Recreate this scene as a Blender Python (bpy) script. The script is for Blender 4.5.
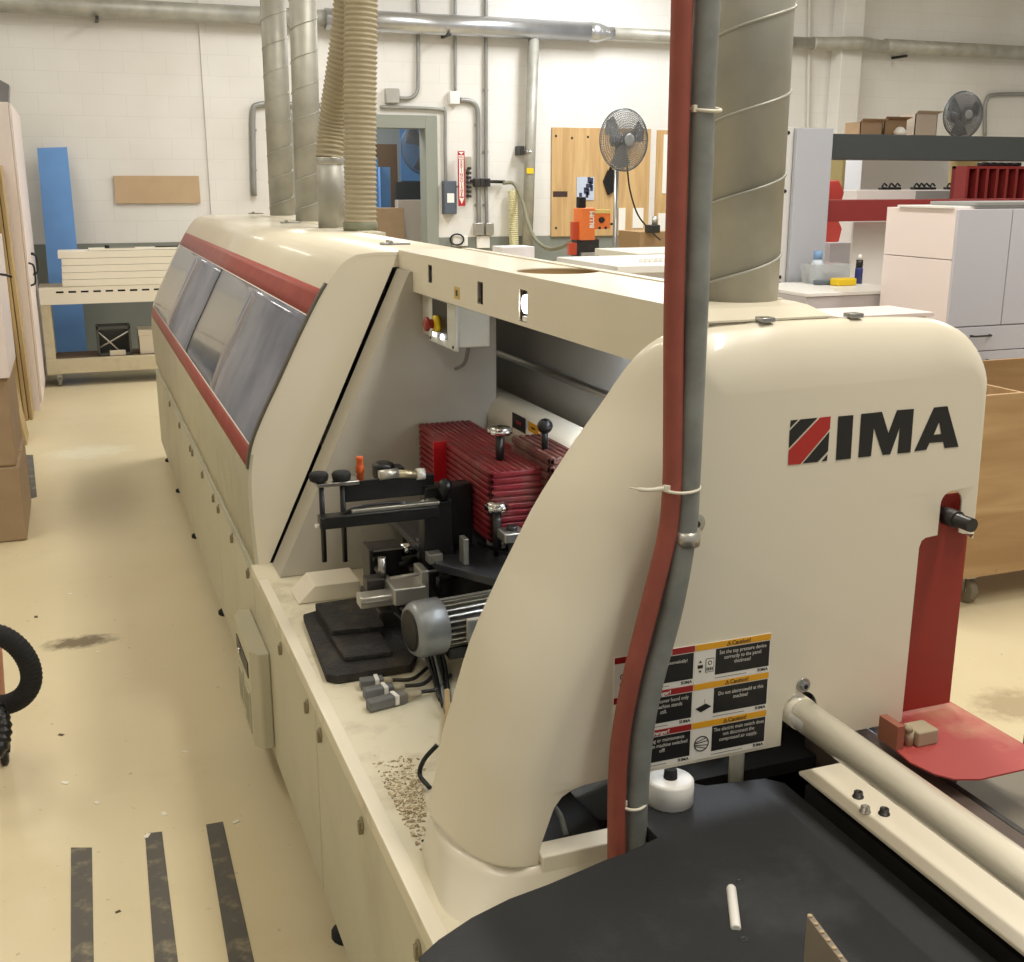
import bpy, bmesh, math, random
from mathutils import Vector, Matrix
from mathutils.geometry import tessellate_polygon
random.seed(7)
for o in list(bpy.data.objects): bpy.data.objects.remove(o)
S = bpy.context.scene; COL = S.collection
PI = math.pi

# ------------------------------------------------------------ camera
F, CX, CY, CAMZ = 1132.0, 512.0, 481.0, 1.8
PITCH, YAW = 14.7485, 20.7719
cd = bpy.data.cameras.new('camera'); cam = bpy.data.objects.new('camera', cd); COL.objects.link(cam)
cam.location = (0, 0, CAMZ); cam.rotation_euler = (math.radians(90-PITCH), 0, math.radians(-YAW))
cd.sensor_fit = 'HORIZONTAL'; cd.sensor_width = 36; cd.lens = F/1024*36; cd.clip_start = .02; cd.clip_end = 100
S.camera = cam
# ------------------------------------------------------------ world, lights, exposure
w = bpy.data.worlds.new('world'); S.world = w; w.use_nodes = True
w.node_tree.nodes['Background'].inputs[0].default_value = (1.0, .97, .92, 1)
w.node_tree.nodes['Background'].inputs[1].default_value = .42
S.view_settings.view_transform = 'Standard'; S.view_settings.look = 'None'
S.view_settings.gamma = 1; S.view_settings.use_curve_mapping = False
S.view_settings.exposure = -0.04
def area(name, loc, sx, sy, power, color=(1, .95, .86), rot=(0, 0, 0)):
    l = bpy.data.lights.new(name, 'AREA'); l.shape = 'RECTANGLE'; l.size = sx; l.size_y = sy; l.energy = power; l.color = color
    o = bpy.data.objects.new(name, l); COL.objects.link(o); o.location = loc; o.rotation_euler = rot; return o
LIGHTS = [(1.9, .7, 105, (1, .95, .87)), (-1.3, .4, 24, (1, .93, .82)), (2.3, 4.6, 92, (1, .965, .90)), (-1.5, 5.4, 52, (1, .94, .84)),
          (2.4, 9.6, 88, (1, .985, .96)), (5.6, 10.2, 165, (.97, .985, 1)), (-.9, 10.2, 26, (1, .97, .90)), (5.6, 3.6, 105, (1, .97, .95)), (9.6, 8.6, 60, (1, .94, .87))]
for x, y, p, c in LIGHTS:
    area('ceiling_light', (x, y, 4.45), .35, 2.3, p, c)

# ------------------------------------------------------------ point on a world plane seen along a calibrated sight line (survey helper)
_y, _p = math.radians(YAW), math.radians(PITCH)
_r = Vector((math.cos(_y), -math.sin(_y), 0)); _f = Vector((math.sin(_y)*math.cos(_p), math.cos(_y)*math.cos(_p), -math.sin(_p))); _u = _r.cross(_f)
def at(x, y, X=None, Y=None, Z=None):
    d = _r*(x-CX) + _u*(CY-y) + _f*F
    t = X/d.x if X is not None else (Y/d.y if Y is not None else (Z-CAMZ)/d.z)
    return Vector((0, 0, CAMZ)) + d*t

# ------------------------------------------------------------ materials
MATS = {}
def lin(c): return tuple(((v/255)/12.92 if v/255 <= .04045 else ((v/255+.055)/1.055)**2.4) for v in c)
def mat(name, rgb, rough=.5, metal=0, var=0, vscale=6, bump=0, bscale=60, coat=0, emit=0, dirt=None, dscale=3, damt=.5, alpha=1, trans=0):
    if name in MATS: return MATS[name]
    m = bpy.data.materials.new(name); m.use_nodes = True; nt = m.node_tree; n = nt.nodes; L = nt.links
    b = n['Principled BSDF']; c = lin(rgb)
    b.inputs['Base Color'].default_value = (*c, 1); b.inputs['Roughness'].default_value = rough; b.inputs['Metallic'].default_value = metal
    b.inputs['Coat Weight'].default_value = coat; b.inputs['Alpha'].default_value = alpha; b.inputs['Transmission Weight'].default_value = trans
    if emit:
        b.inputs['Emission Color'].default_value = (*c, 1); b.inputs['Emission Strength'].default_value = emit
    tc = n.new('ShaderNodeTexCoord')
    src = None
    if var or dirt:
        t = n.new('ShaderNodeTexNoise'); t.inputs['Scale'].default_value = vscale; t.inputs['Detail'].default_value = 6
        L.new(tc.outputs['Object'], t.inputs['Vector'])
        r = n.new('ShaderNodeValToRGB'); r.color_ramp.elements[0].position = .3; r.color_ramp.elements[1].position = .7
        r.color_ramp.elements[0].color = (*[v*(1-var) for v in c], 1); r.color_ramp.elements[1].color = (*[min(1, v*(1+var*.6)) for v in c], 1)
        L.new(t.outputs['Fac'], r.inputs['Fac']); src = r.outputs['Color']
    if dirt:
        t = n.new('ShaderNodeTexNoise'); t.inputs['Scale'].default_value = dscale; t.inputs['Detail'].default_value = 9; t.inputs['Roughness'].default_value = .65
        L.new(tc.outputs['Object'], t.inputs['Vector'])
        r = n.new('ShaderNodeValToRGB'); r.color_ramp.elements[0].position = .52; r.color_ramp.elements[1].position = .72
        r.color_ramp.elements[0].color = (0, 0, 0, 1); r.color_ramp.elements[1].color = (damt, damt, damt, 1)
        L.new(t.outputs['Fac'], r.inputs['Fac'])
        mx = n.new('ShaderNodeMix'); mx.data_type = 'RGBA'; L.new(r.outputs['Color'], mx.inputs['Factor']); L.new(src, mx.inputs['A'])
        mx.inputs['B'].default_value = (*lin(dirt), 1); src = mx.outputs['Result']
    if src: L.new(src, b.inputs['Base Color'])
    if bump:
        t = n.new('ShaderNodeTexNoise'); t.inputs['Scale'].default_value = bscale; L.new(tc.outputs['Object'], t.inputs['Vector'])
        bp = n.new('ShaderNodeBump'); bp.inputs['Strength'].default_value = bump; bp.inputs['Distance'].default_value = .01
        L.new(t.outputs['Fac'], bp.inputs['Height']); L.new(bp.outputs['Normal'], b.inputs['Normal'])
    MATS[name] = m; return m

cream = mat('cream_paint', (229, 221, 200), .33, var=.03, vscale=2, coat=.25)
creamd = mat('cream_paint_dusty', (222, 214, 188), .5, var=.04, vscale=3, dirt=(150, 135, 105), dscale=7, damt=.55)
creamside = mat('cream_side_shaded', (198, 193, 168), .5, var=.04, vscale=3, dirt=(160, 152, 124), dscale=3.2, damt=.35)  # cream darkened for the side in shadow, with real dusty mottling
greyp = mat('grey_machine_paint', (196, 192, 178), .38, var=.03, vscale=3)
greyin = mat('interior_grey_sheet', (168, 166, 160), .3, var=.05)
black = mat('black_plastic', (18, 18, 19), .4)
blackr = mat('black_rubber', (26, 26, 27), .85, bump=.2)
steel = mat('steel', (170, 170, 168), .3, metal=1)
chrome = mat('chrome', (225, 225, 225), .12, metal=1)
dsteel = mat('dark_steel', (70, 68, 66), .45, metal=.7, var=.2, vscale=20)
alu = mat('aluminium', (190, 188, 180), .35, metal=.8, var=.1)
galv = mat('galvanised_steel', (172, 170, 160), .5, metal=.35, var=.2, vscale=7)
redst = mat('red_stripe', (164, 84, 76), .45, var=.12, vscale=12)
redp = mat('red_sheet', (150, 42, 30), .5, var=.06)
redplate = mat('red_dusty_plate', (166, 66, 62), .6, var=.06, dirt=(188, 152, 118), dscale=2.6, damt=.85)
redbl = mat('red_block_paint', (128, 30, 38), .45, var=.2, vscale=20, dirt=(120, 95, 80), dscale=12, damt=.6)
redblk2 = mat('dusty_red_block', (104, 58, 52), .6, var=.25, vscale=20, dirt=(120, 108, 90), dscale=14, damt=.7)
orange = mat('orange_plastic', (232, 124, 58), .4)
white = mat('white_plastic', (236, 234, 228), .35)
whitelam = mat('white_laminate', (232, 228, 228), .45)
pinkw = mat('white_laminate_warm', (236, 224, 220), .45)
greylam = mat('grey_laminate', (196, 196, 204), .45)
blue = mat('blue_foam', (104, 150, 208), .75, var=.05)
ply = None
carton = mat('cardboard', (164, 140, 112), .85, var=.08, vscale=8)
yel = mat('yellow_plastic', (226, 192, 30), .45)
glass_clear = mat('lamp_white', (255, 255, 255), .4, emit=6)
hosered = mat('red_rubber_hose', (148, 76, 62), .55, var=.12, vscale=22)
pipegrey = mat('grey_conduit', (130, 133, 128), .5, var=.28, vscale=16)
bluec = mat('blue_cable', (60, 80, 130), .5)
tie = mat('zip_tie', (222, 216, 196), .4)
flex = mat('flex_hose_tan', (168, 157, 130), .6, var=.08)
conduit = mat('wall_conduit', (150, 150, 146), .45, metal=.4, var=.1)
door_grey = mat('door_grey_paint', (140, 144, 134), .55, var=.03)
panelbox = mat('electric_box_grey', (84, 92, 104), .45)
gantry = mat('gantry_grey', (176, 178, 184), .45)
dbeam = mat('dark_beam', (58, 62, 62), .5)
pressred = mat('press_red', (138, 44, 42), .5, var=.06)
amber = mat('sticker_amber', (232, 168, 30), .45)
stred = mat('sticker_red', (158, 30, 28), .45)
stblk = mat('sticker_black', (22, 22, 22), .45)
stwht = mat('sticker_white', (236, 232, 222), .45)
logored = mat('logo_red', (178, 40, 32), .45)
creamtube = mat('cream_tube', (230, 224, 206), .22, coat=.4)
silv = mat('motor_silver', (150, 154, 156), .35, metal=.45)
green = mat('green_cord', (60, 66, 60), .6)
yelhose = mat('pale_yellow_hose', (228, 222, 176), .5)
darkvoid = mat('dark_void', (14, 13, 12), .8)  # near-black stand-in for the dark of unlit gaps

def woodmat(name, c1, c2, axis='X', scale=3.0, rough=.6):
    if name in MATS: return MATS[name]
    m = bpy.data.materials.new(name); m.use_nodes = True; nt = m.node_tree; n = nt.nodes; L = nt.links; b = n['Principled BSDF']
    tc = n.new('ShaderNodeTexCoord'); mp = n.new('ShaderNodeMapping'); L.new(tc.outputs['Object'], mp.inputs['Vector'])
    s = {'X': (.35, 4, 4), 'Y': (4, .35, 4), 'Z': (4, 4, .35)}[axis]; mp.inputs['Scale'].default_value = s
    t = n.new('ShaderNodeTexNoise'); t.inputs['Scale'].default_value = scale; t.inputs['Detail'].default_value = 8; t.inputs['Distortion'].default_value = 1.4
    L.new(mp.outputs['Vector'], t.inputs['Vector'])
    r = n.new('ShaderNodeValToRGB'); r.color_ramp.elements[0].position = .35; r.color_ramp.elements[1].position = .62
    r.color_ramp.elements[0].color = (*lin(c2), 1); r.color_ramp.elements[1].color = (*lin(c1), 1)
    L.new(t.outputs['Fac'], r.inputs['Fac']); 
    v = n.new('ShaderNodeTexVoronoi'); v.inputs['Scale'].default_value = 2.7; L.new(tc.outputs['Object'], v.inputs['Vector'])
    rk = n.new('ShaderNodeValToRGB'); rk.color_ramp.elements[0].position = .03; rk.color_ramp.elements[1].position = .075
    rk.color_ramp.elements[0].color = (1, 1, 1, 1); rk.color_ramp.elements[1].color = (0, 0, 0, 1); L.new(v.outputs['Distance'], rk.inputs['Fac'])
    mx = n.new('ShaderNodeMix'); mx.data_type = 'RGBA'; L.new(rk.outputs['Color'], mx.inputs['Factor']); L.new(r.outputs['Color'], mx.inputs['A'])
    mx.inputs['B'].default_value = (*[q*.3 for q in lin(c2)], 1); L.new(mx.outputs['Result'], b.inputs['Base Color'])
    b.inputs['Roughness'].default_value = rough; MATS[name] = m; return m
ply = woodmat('plywood', (202, 170, 120), (182, 146, 98), 'Z', 2.2)
crate_m = woodmat('crate_plywood', (190, 158, 116), (164, 130, 88), 'X', 2.0)
mdf = mat('mdf_board', (192, 166, 132), .75, var=.05)

def floor_material():
    m = bpy.data.materials.new('painted_floor'); m.use_nodes = True; nt = m.node_tree; n = nt.nodes; L = nt.links; b = n['Principled BSDF']
    tc = n.new('ShaderNodeTexCoord')
    def noise(s, d=6, r=.5):
        t = n.new('ShaderNodeTexNoise'); t.inputs['Scale'].default_value = s; t.inputs['Detail'].default_value = d; t.inputs['Roughness'].default_value = r
        L.new(tc.outputs['Object'], t.inputs['Vector']); return t.outputs['Fac']
    def ramp(src, a, bb, c0, c1):
        r = n.new('ShaderNodeValToRGB'); r.color_ramp.elements[0].position = a; r.color_ramp.elements[1].position = bb
        r.color_ramp.elements[0].color = (*c0, 1); r.color_ramp.elements[1].color = (*c1, 1); L.new(src, r.inputs['Fac']); return r.outputs['Color']
    def mix(fac, a, bcol):
        mx = n.new('ShaderNodeMix'); mx.data_type = 'RGBA'; L.new(fac, mx.inputs['Factor']); L.new(a, mx.inputs['A']); mx.inputs['B'].default_value = (*bcol, 1); return mx.outputs['Result']
    base = ramp(noise(.8), .3, .7, lin((212, 198, 162)), lin((222, 209, 175)))
    base = mix(ramp(noise(2.3, 9, .7), .55, .75, (0, 0, 0), (.35, .35, .35)), base, lin((196, 182, 140)))
    base = mix(ramp(noise(38, 3), .70, .74, (0, 0, 0), (.5, .5, .5)), base, lin((150, 132, 96)))
    # worn stains of their own shape
    def blob(cx, cy, rx, ry, col, amt, sc=26):
        nonlocal base
        mp = n.new('ShaderNodeMapping'); mp.vector_type = 'POINT'; L.new(tc.outputs['Object'], mp.inputs['Vector'])
        mp.inputs['Location'].default_value = (-cx/rx, -cy/ry, 0); mp.inputs['Scale'].default_value = (1/rx, 1/ry, 0)
        g = n.new('ShaderNodeTexGradient'); g.gradient_type = 'SPHERICAL'; L.new(mp.outputs['Vector'], g.inputs['Vector'])
        mu = n.new('ShaderNodeMath'); mu.operation = 'MULTIPLY'; L.new(g.outputs['Fac'], mu.inputs[0]); L.new(noise(sc, 8, .7), mu.inputs[1])
        base = mix(ramp(mu.outputs[0], .16, .34, (0, 0, 0), (amt, amt, amt)), base, col)
    q = at(80, 642, Z=0); blob(q.x, q.y, .24, .12, lin((96, 80, 54)), .85)
    q = at(1015, 705, Z=0); blob(q.x, q.y, .28, .22, lin((168, 150, 120)), .8, 14)
    q = at(90, 452, Z=0); blob(q.x, q.y, .5, .35, lin((232, 226, 200)), .7, 9)
    L.new(base, b.inputs['Base Color'])
    b.inputs['Roughness'].default_value = .38
    bp = n.new('ShaderNodeBump'); bp.inputs['Strength'].default_value = .08; L.new(noise(14, 8), bp.inputs['Height']); L.new(bp.outputs['Normal'], b.inputs['Normal'])
    return m
def wall_material(name, cw=(228, 226, 221), axis='XZ', dado=True):
    m = bpy.data.materials.new(name); m.use_nodes = True; nt = m.node_tree; n = nt.nodes; L = nt.links; b = n['Principled BSDF']
    tc = n.new('ShaderNodeTexCoord'); sp = n.new('ShaderNodeSeparateXYZ'); L.new(tc.outputs['Object'], sp.inputs['Vector'])
    cb = n.new('ShaderNodeCombineXYZ'); L.new(sp.outputs['X' if axis == 'XZ' else 'Y'], cb.inputs['X']); L.new(sp.outputs['Z'], cb.inputs['Y'])
    br = n.new('ShaderNodeTexBrick'); L.new(cb.outputs['Vector'], br.inputs['Vector']); br.inputs['Scale'].default_value = 1
    br.inputs['Brick Width'].default_value = .4064; br.inputs['Row Height'].default_value = .2032; br.inputs['Mortar Size'].default_value = .004; br.inputs['Mortar Smooth'].default_value = .6
    c = lin(cw); br.inputs['Color1'].default_value = (*c, 1); br.inputs['Color2'].default_value = (*[v*.985 for v in c], 1); br.inputs['Mortar'].default_value = (*[v*.92 for v in c], 1)
    src = br.outputs['Color']
    t = n.new('ShaderNodeTexNoise'); t.inputs['Scale'].default_value = 1.2; t.inputs['Detail'].default_value = 5; L.new(tc.outputs['Object'], t.inputs['Vector'])
    r = n.new('ShaderNodeValToRGB'); r.color_ramp.elements[0].position = .35; r.color_ramp.elements[1].position = .65; r.color_ramp.elements[0].color = (.93, .92, .90, 1); r.color_ramp.elements[1].color = (1, 1, 1, 1)
    L.new(t.outputs['Fac'], r.inputs['Fac'])
    mm = n.new('ShaderNodeMix'); mm.data_type = 'RGBA'; mm.blend_type = 'MULTIPLY'; mm.inputs['Factor'].default_value = 1; L.new(src, mm.inputs['A']); L.new(r.outputs['Color'], mm.inputs['B']); src = mm.outputs['Result']
    if dado:
        lt = n.new('ShaderNodeMath'); lt.operation = 'LESS_THAN'; L.new(sp.outputs['Z'], lt.inputs[0]); lt.inputs[1].default_value = 1.21
        mx = n.new('ShaderNodeMix'); mx.data_type = 'RGBA'; L.new(lt.outputs[0], mx.inputs['Factor']); L.new(src, mx.inputs['A']); mx.inputs['B'].default_value = (*lin((128, 132, 124)), 1); src = mx.outputs['Result']
    L.new(src, b.inputs['Base Color']); b.inputs['Roughness'].default_value = .6
    bp = n.new('ShaderNodeBump'); bp.inputs['Strength'].default_value = .25; bp.inputs['Distance'].default_value = .004
    inv = n.new('ShaderNodeMath'); inv.operation = 'SUBTRACT'; inv.inputs[0].default_value = 1; L.new(br.outputs['Fac'], inv.inputs[1]); L.new(inv.outputs[0], bp.inputs['Height']); L.new(bp.outputs['Normal'], b.inputs['Normal'])
    return m
def smoked_glass():
    m = bpy.data.materials.new('smoked_window'); m.use_nodes = True; nt = m.node_tree; n = nt.nodes; L = nt.links; b = n['Principled BSDF']
    b.inputs['Base Color'].default_value = (*lin((116, 118, 128)), 1); b.inputs['Roughness'].default_value = .16; b.inputs['Coat Weight'].default_value = .6; b.inputs['Coat Roughness'].default_value = .06
    tc = n.new('ShaderNodeTexCoord'); t = n.new('ShaderNodeTexNoise'); t.inputs['Scale'].default_value = 2.2; t.inputs['Detail'].default_value = 7; L.new(tc.outputs['Object'], t.inputs['Vector'])
    r = n.new('ShaderNodeValToRGB'); r.color_ramp.elements[0].position = .35; r.color_ramp.elements[1].position = .65
    r.color_ramp.elements[0].color = (*lin((122, 126, 142)), 1); r.color_ramp.elements[1].color = (*lin((172, 174, 186)), 1); L.new(t.outputs['Fac'], r.inputs['Fac']); L.new(r.outputs['Color'], b.inputs['Base Color'])
    tr = n.new('ShaderNodeBsdfTransparent'); tr.inputs[0].default_value = (.72, .74, .8, 1)
    mx = n.new('ShaderNodeMixShader'); mx.inputs[0].default_value = .78; L.new(tr.outputs[0], mx.inputs[1]); L.new(b.outputs[0], mx.inputs[2])
    L.new(mx.outputs[0], n['Material Output'].inputs['Surface']); MATS['smoked_window'] = m; return m
def clearish(name, rgb, fac):
    m = bpy.data.materials.new(name); m.use_nodes = True; nt = m.node_tree; n = nt.nodes; L = nt.links; b = n['Principled BSDF']
    b.inputs['Base Color'].default_value = (*lin(rgb), 1); b.inputs['Roughness'].default_value = .2
    tr = n.new('ShaderNodeBsdfTransparent'); mx = n.new('ShaderNodeMixShader'); mx.inputs[0].default_value = fac; L.new(tr.outputs[0], mx.inputs[1]); L.new(b.outputs[0], mx.inputs[2])
    L.new(mx.outputs[0], n['Material Output'].inputs['Surface']); return m
def table_material():
    m = mat('black_textured_top', (28, 30, 33), .68, var=.25, vscale=5, bump=.10, bscale=320, dirt=(84, 86, 88), dscale=5, damt=.28); return m
smoke = smoked_glass(); tabletop_m = table_material()
clearbag = clearish('clear_plastic', (200, 204, 206), .55)
meshfan = clearish('wire_guard', (112, 114, 116), .55)

# ------------------------------------------------------------ mesh building
ORG = {}
class MB:
    def __init__(s): s.bm = bmesh.new(); s.mats = []; s.smooth = set()
    def mi(s, m):
        if m not in s.mats: s.mats.append(m)
        return s.mats.index(m)
    def face(s, vs, m, sm=False):
        try: f = s.bm.faces.new(vs)
        except ValueError: return
        f.material_index = s.mi(m); f.smooth = sm; return f
    def box(s, a, b, m, bev=0, rot=None, piv=None):
        a = Vector(a); b = Vector(b); lo = Vector([min(a[i], b[i]) for i in range(3)]); hi = Vector([max(a[i], b[i]) for i in range(3)])
        vs = [s.bm.verts.new((x, y, z)) for x in (lo.x, hi.x) for y in (lo.y, hi.y) for z in (lo.z, hi.z)]
        fs = [s.face([vs[i] for i in q], m) for q in ((0, 1, 3, 2), (4, 6, 7, 5), (0, 4, 5, 1), (2, 3, 7, 6), (0, 2, 6, 4), (1, 5, 7, 3))]
        if rot is not None:
            p = Vector(piv) if piv is not None else (lo+hi)/2
            for v in vs: v.co = rot @ (v.co-p) + p
        if bev:
            es = list({e for f in fs for e in f.edges})
            r = bmesh.ops.bevel(s.bm, geom=es, offset=bev, segments=2, affect='EDGES', profile=.6)
            for f in r['faces']: f.material_index = s.mi(m); f.smooth = True
        return s
    def cyl(s, p, q, r, m, r2=None, n=20, cap=True, sm=True):
        p = Vector(p); q = Vector(q); d = (q-p).normalized(); r2 = r if r2 is None else r2
        a = d.orthogonal().normalized(); b = d.cross(a)
        A = [s.bm.verts.new(p+(a*math.cos(2*PI*i/n)+b*math.sin(2*PI*i/n))*r) for i in range(n)]
        B = [s.bm.verts.new(q+(a*math.cos(2*PI*i/n)+b*math.sin(2*PI*i/n))*r2) for i in range(n)]
        for i in range(n): s.face([A[i], A[(i+1) % n], B[(i+1) % n], B[i]], m, sm)
        if cap: s.face(A[::-1], m); s.face(B, m)
        return s
    def tube(s, pts, r, m, n=12, cap=True, sub=1):
        pts = [Vector(p) for p in pts]
        if sub > 1: pts = smooth_path(pts, sub)
        rr = r if isinstance(r, list) else [r]*len(pts)
        if len(rr) != len(pts): rr = [rr[min(int(i/(len(pts)-1)*(len(rr)-1)+.5), len(rr)-1)] for i in range(len(pts))]
        t0 = (pts[1]-pts[0]).normalized(); a = t0.orthogonal().normalized(); rings = []
        for i, p in enumerate(pts):
            t = (pts[min(i+1, len(pts)-1)]-pts[max(i-1, 0)]).normalized()
            a = (a-t*a.dot(t)).normalized(); b = t.cross(a)
            rings.append([s.bm.verts.new(p+(a*math.cos(2*PI*k/n)+b*math.sin(2*PI*k/n))*rr[i]) for k in range(n)])
        for A, B in zip(rings, rings[1:]):
            for k in range(n): s.face([A[k], A[(k+1) % n], B[(k+1) % n], B[k]], m, True)
        if cap: s.face(rings[0][::-1], m); s.face(rings[-1], m)
        return s
    def lathe(s, c, axis, prof, m, n=24):   # prof: (distance along axis, radius)
        c = Vector(c); d = Vector(axis).normalized(); a = d.orthogonal().normalized(); b = d.cross(a); rings = []
        for h, r in prof: rings.append([s.bm.verts.new(c+d*h+(a*math.cos(2*PI*k/n)+b*math.sin(2*PI*k/n))*max(r, .0002)) for k in range(n)])
        for A, B in zip(rings, rings[1:]):
            for k in range(n): s.face([A[k], A[(k+1) % n], B[(k+1) % n], B[k]], m, True)
        s.face(rings[0][::-1], m); s.face(rings[-1], m); return s
    def prism(s, poly, d, m, holes=(), sm=False, side=None):   # poly of 3-D points, extruded by vector d
        d = Vector(d); loops = [[Vector(p) for p in poly]]+[[Vector(p) for p in h] for h in holes]
        tris = tessellate_polygon(loops) if (holes or len(poly) > 4) else None
        flat = [p for l in loops for p in l]
        A = [s.bm.verts.new(p) for p in flat]; B = [s.bm.verts.new(p+d) for p in flat] if d.length else None
        if tris is None:
            s.face(A, m)
            if B: s.face(B[::-1], m)
        else:
            for t in tris:
                s.face([A[i] for i in t], m)
                if B: s.face([B[i] for i in t[::-1]], m)
        if B:
            o = 0
            for l in loops:
                n = len(l)
                for i in range(n): s.face([A[o+i], A[o+(i+1) % n], B[o+(i+1) % n], B[o+i]], side or m, sm)
                o += n
        return s
    def text(s, body, size, origin, xdir, ydir, m, align='LEFT', bold=0, sx=1):
        cu = bpy.data.curves.new('t', 'FONT'); cu.body = body; cu.size = size; cu.align_x = align; cu.offset = bold; cu.resolution_u = 2
        ob = bpy.data.objects.new('t', cu); COL.objects.link(ob)
        me = bpy.data.meshes.new_from_object(ob.evaluated_get(bpy.context.evaluated_depsgraph_get()))
        x = Vector(xdir).normalized(); y = Vector(ydir).normalized(); o = Vector(origin); vs = [s.bm.verts.new(o+x*v.co.x*sx+y*v.co.y) for v in me.vertices]
        for p in me.polygons: s.face([vs[i] for i in p.vertices], m)
        bpy.data.objects.remove(ob); bpy.data.curves.remove(cu); bpy.data.meshes.remove(me); return s
    def build(s, name, parent=None, bevel=0, normals=True, **kw):
        if normals: bmesh.ops.recalc_face_normals(s.bm, faces=s.bm.faces)
        org = Vector((0, 0, 0))
        if parent is not None:
            r = parent
            while r.parent: r = r.parent
            org = ORG[r]
        elif s.bm.verts:
            xs = [v.co for v in s.bm.verts]; org = Vector(((min(v.x for v in xs)+max(v.x for v in xs))/2, (min(v.y for v in xs)+max(v.y for v in xs))/2, min(v.z for v in xs)))
        if kw.get('kind') == 'structure': org = Vector((0, 0, 0))
        for v in s.bm.verts: v.co -= org
        me = bpy.data.meshes.new(name); s.bm.to_mesh(me); s.bm.free()
        for m in s.mats: me.materials.append(m)
        o = bpy.data.objects.new(name, me); COL.objects.link(o)
        if parent is not None: o.parent = parent
        else: o.location = org; ORG[o] = org
        if bevel:
            md = o.modifiers.new('bevel', 'BEVEL'); md.width = bevel; md.segments = 2; md.limit_method = 'ANGLE'; md.angle_limit = math.radians(40)
        for k, v in kw.items(): o[k] = v
        return o
def smooth_path(pts, sub):
    out = []
    P = [pts[0]*2-pts[1]]+pts+[pts[-1]*2-pts[-2]]
    for i in range(1, len(P)-2):
        p0, p1, p2, p3 = P[i-1:i+3]
        for k in range(sub):
            t = k/sub; out.append(.5*((2*p1)+(p2-p0)*t+(2*p0-5*p1+4*p2-p3)*t*t+(3*p1-p0-3*p2+p3)*t*t*t))
    out.append(pts[-1]); return out
def thing(name, loc, label, category, group=None):
    o = bpy.data.objects.new(name, None); COL.objects.link(o); o.location = loc; o.empty_display_size = .1; ORG[o] = Vector(loc)
    o['label'] = label; o['category'] = category
    if group: o['group'] = group
    return o
def circ(c, r, n=20, plane='XZ', a0=0, a1=2*PI, close=True):
    k = n if close else n+1; out = []
    for i in range(k):
        t = a0+(a1-a0)*i/n; u, v = r*math.cos(t), r*math.sin(t)
        out.append(Vector((c[0]+u, c[1], c[2]+v)) if plane == 'XZ' else (Vector((c[0]+u, c[1]+v, c[2])) if plane == 'XY' else Vector((c[0], c[1]+u, c[2]+v))))
    return out

# ============================================================ SETTING
fm = floor_material()
MB().box((-3, -2.5, -.05), (13.5, 16.5, 0), fm).build('floor', kind='structure')
W = 12.4; DX0, DX1, DZ = 2.25, 3.69, 2.38
wm = wall_material('painted_block_wall')
mb = MB(); mb.box((-3, W, 0), (DX0, W+.2, 4.6), wm); mb.box((DX1, W, 0), (13.5, W+.2, 4.6), wm); mb.box((DX0, W, DZ), (DX1, W+.2, 4.6), wm)
mb.build('wall_back', kind='structure')
MB().box((-3.1, -2.5, 0), (-3, 12.6, 4.6), wall_material('painted_block_wall_left', axis='YZ')).build('wall_left', kind='structure')
MB().box((-3.1, -2.5, 4.6), (13.5, 16.5, 4.7), mat('ceiling_paint', (224, 222, 214), .8, var=.03)).build('ceiling', kind='structure')
# room beyond the doorway
bw = mat('far_room_wall', (150, 158, 160), .8)
MB().box((0.0, 15.2, 0), (8.0, 15.3, 4.6), bw).build('wall_far_room', kind='structure')
mb = MB(); f = .13
mb.box((DX0-f, W-.03, 0), (DX0+.006, W+.21, DZ+f), door_grey); mb.box((DX1-.006, W-.03, 0), (DX1+f, W+.21, DZ+f), door_grey); mb.box((DX0+.006, W-.03, DZ-.006), (DX1-.006, W+.21, DZ+f), door_grey)
mb.build('trim_1', kind='structure', bevel=.004)
mb = MB(); mb.box((8.88, W-.22, 0), (9.18, W, 4.6), wall_material('pilaster_paint', dado=False)); mb.build('trim_2', kind='structure', bevel=.01)
mb = MB(); mb.box((6.66, W-.012, 0), (6.74, W, 4.6), wall_material('joint_paint', dado=False)); mb.build('trim_3', kind='structure')
mb = MB(); mb.box((1.36, W-.02, 1.2), (1.40, W, 4.6), wall_material('joint_paint_b', dado=False)); mb.build('trim_4', kind='structure')

# light fittings at the ceiling
for x, y, p, c in LIGHTS:
    r = thing('ceiling_light_fitting', (x, y, 4.47), 'long white fluorescent fitting mounted on the ceiling', 'light', 'fluorescent fittings on the ceiling')
    MB().box((x-.2, y-1.2, 4.49), (x+.2, y+1.2, 4.6), white, .01).build('housing', r)

# ============================================================ EDGE BANDING MACHINE
SX = .434; DECK = .635; FY = 1.53
ROOT = thing('edge_banding_machine', (.9, 4.5, 0), 'long cream edge banding machine with windowed hood and red stripes', 'machine')
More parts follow.
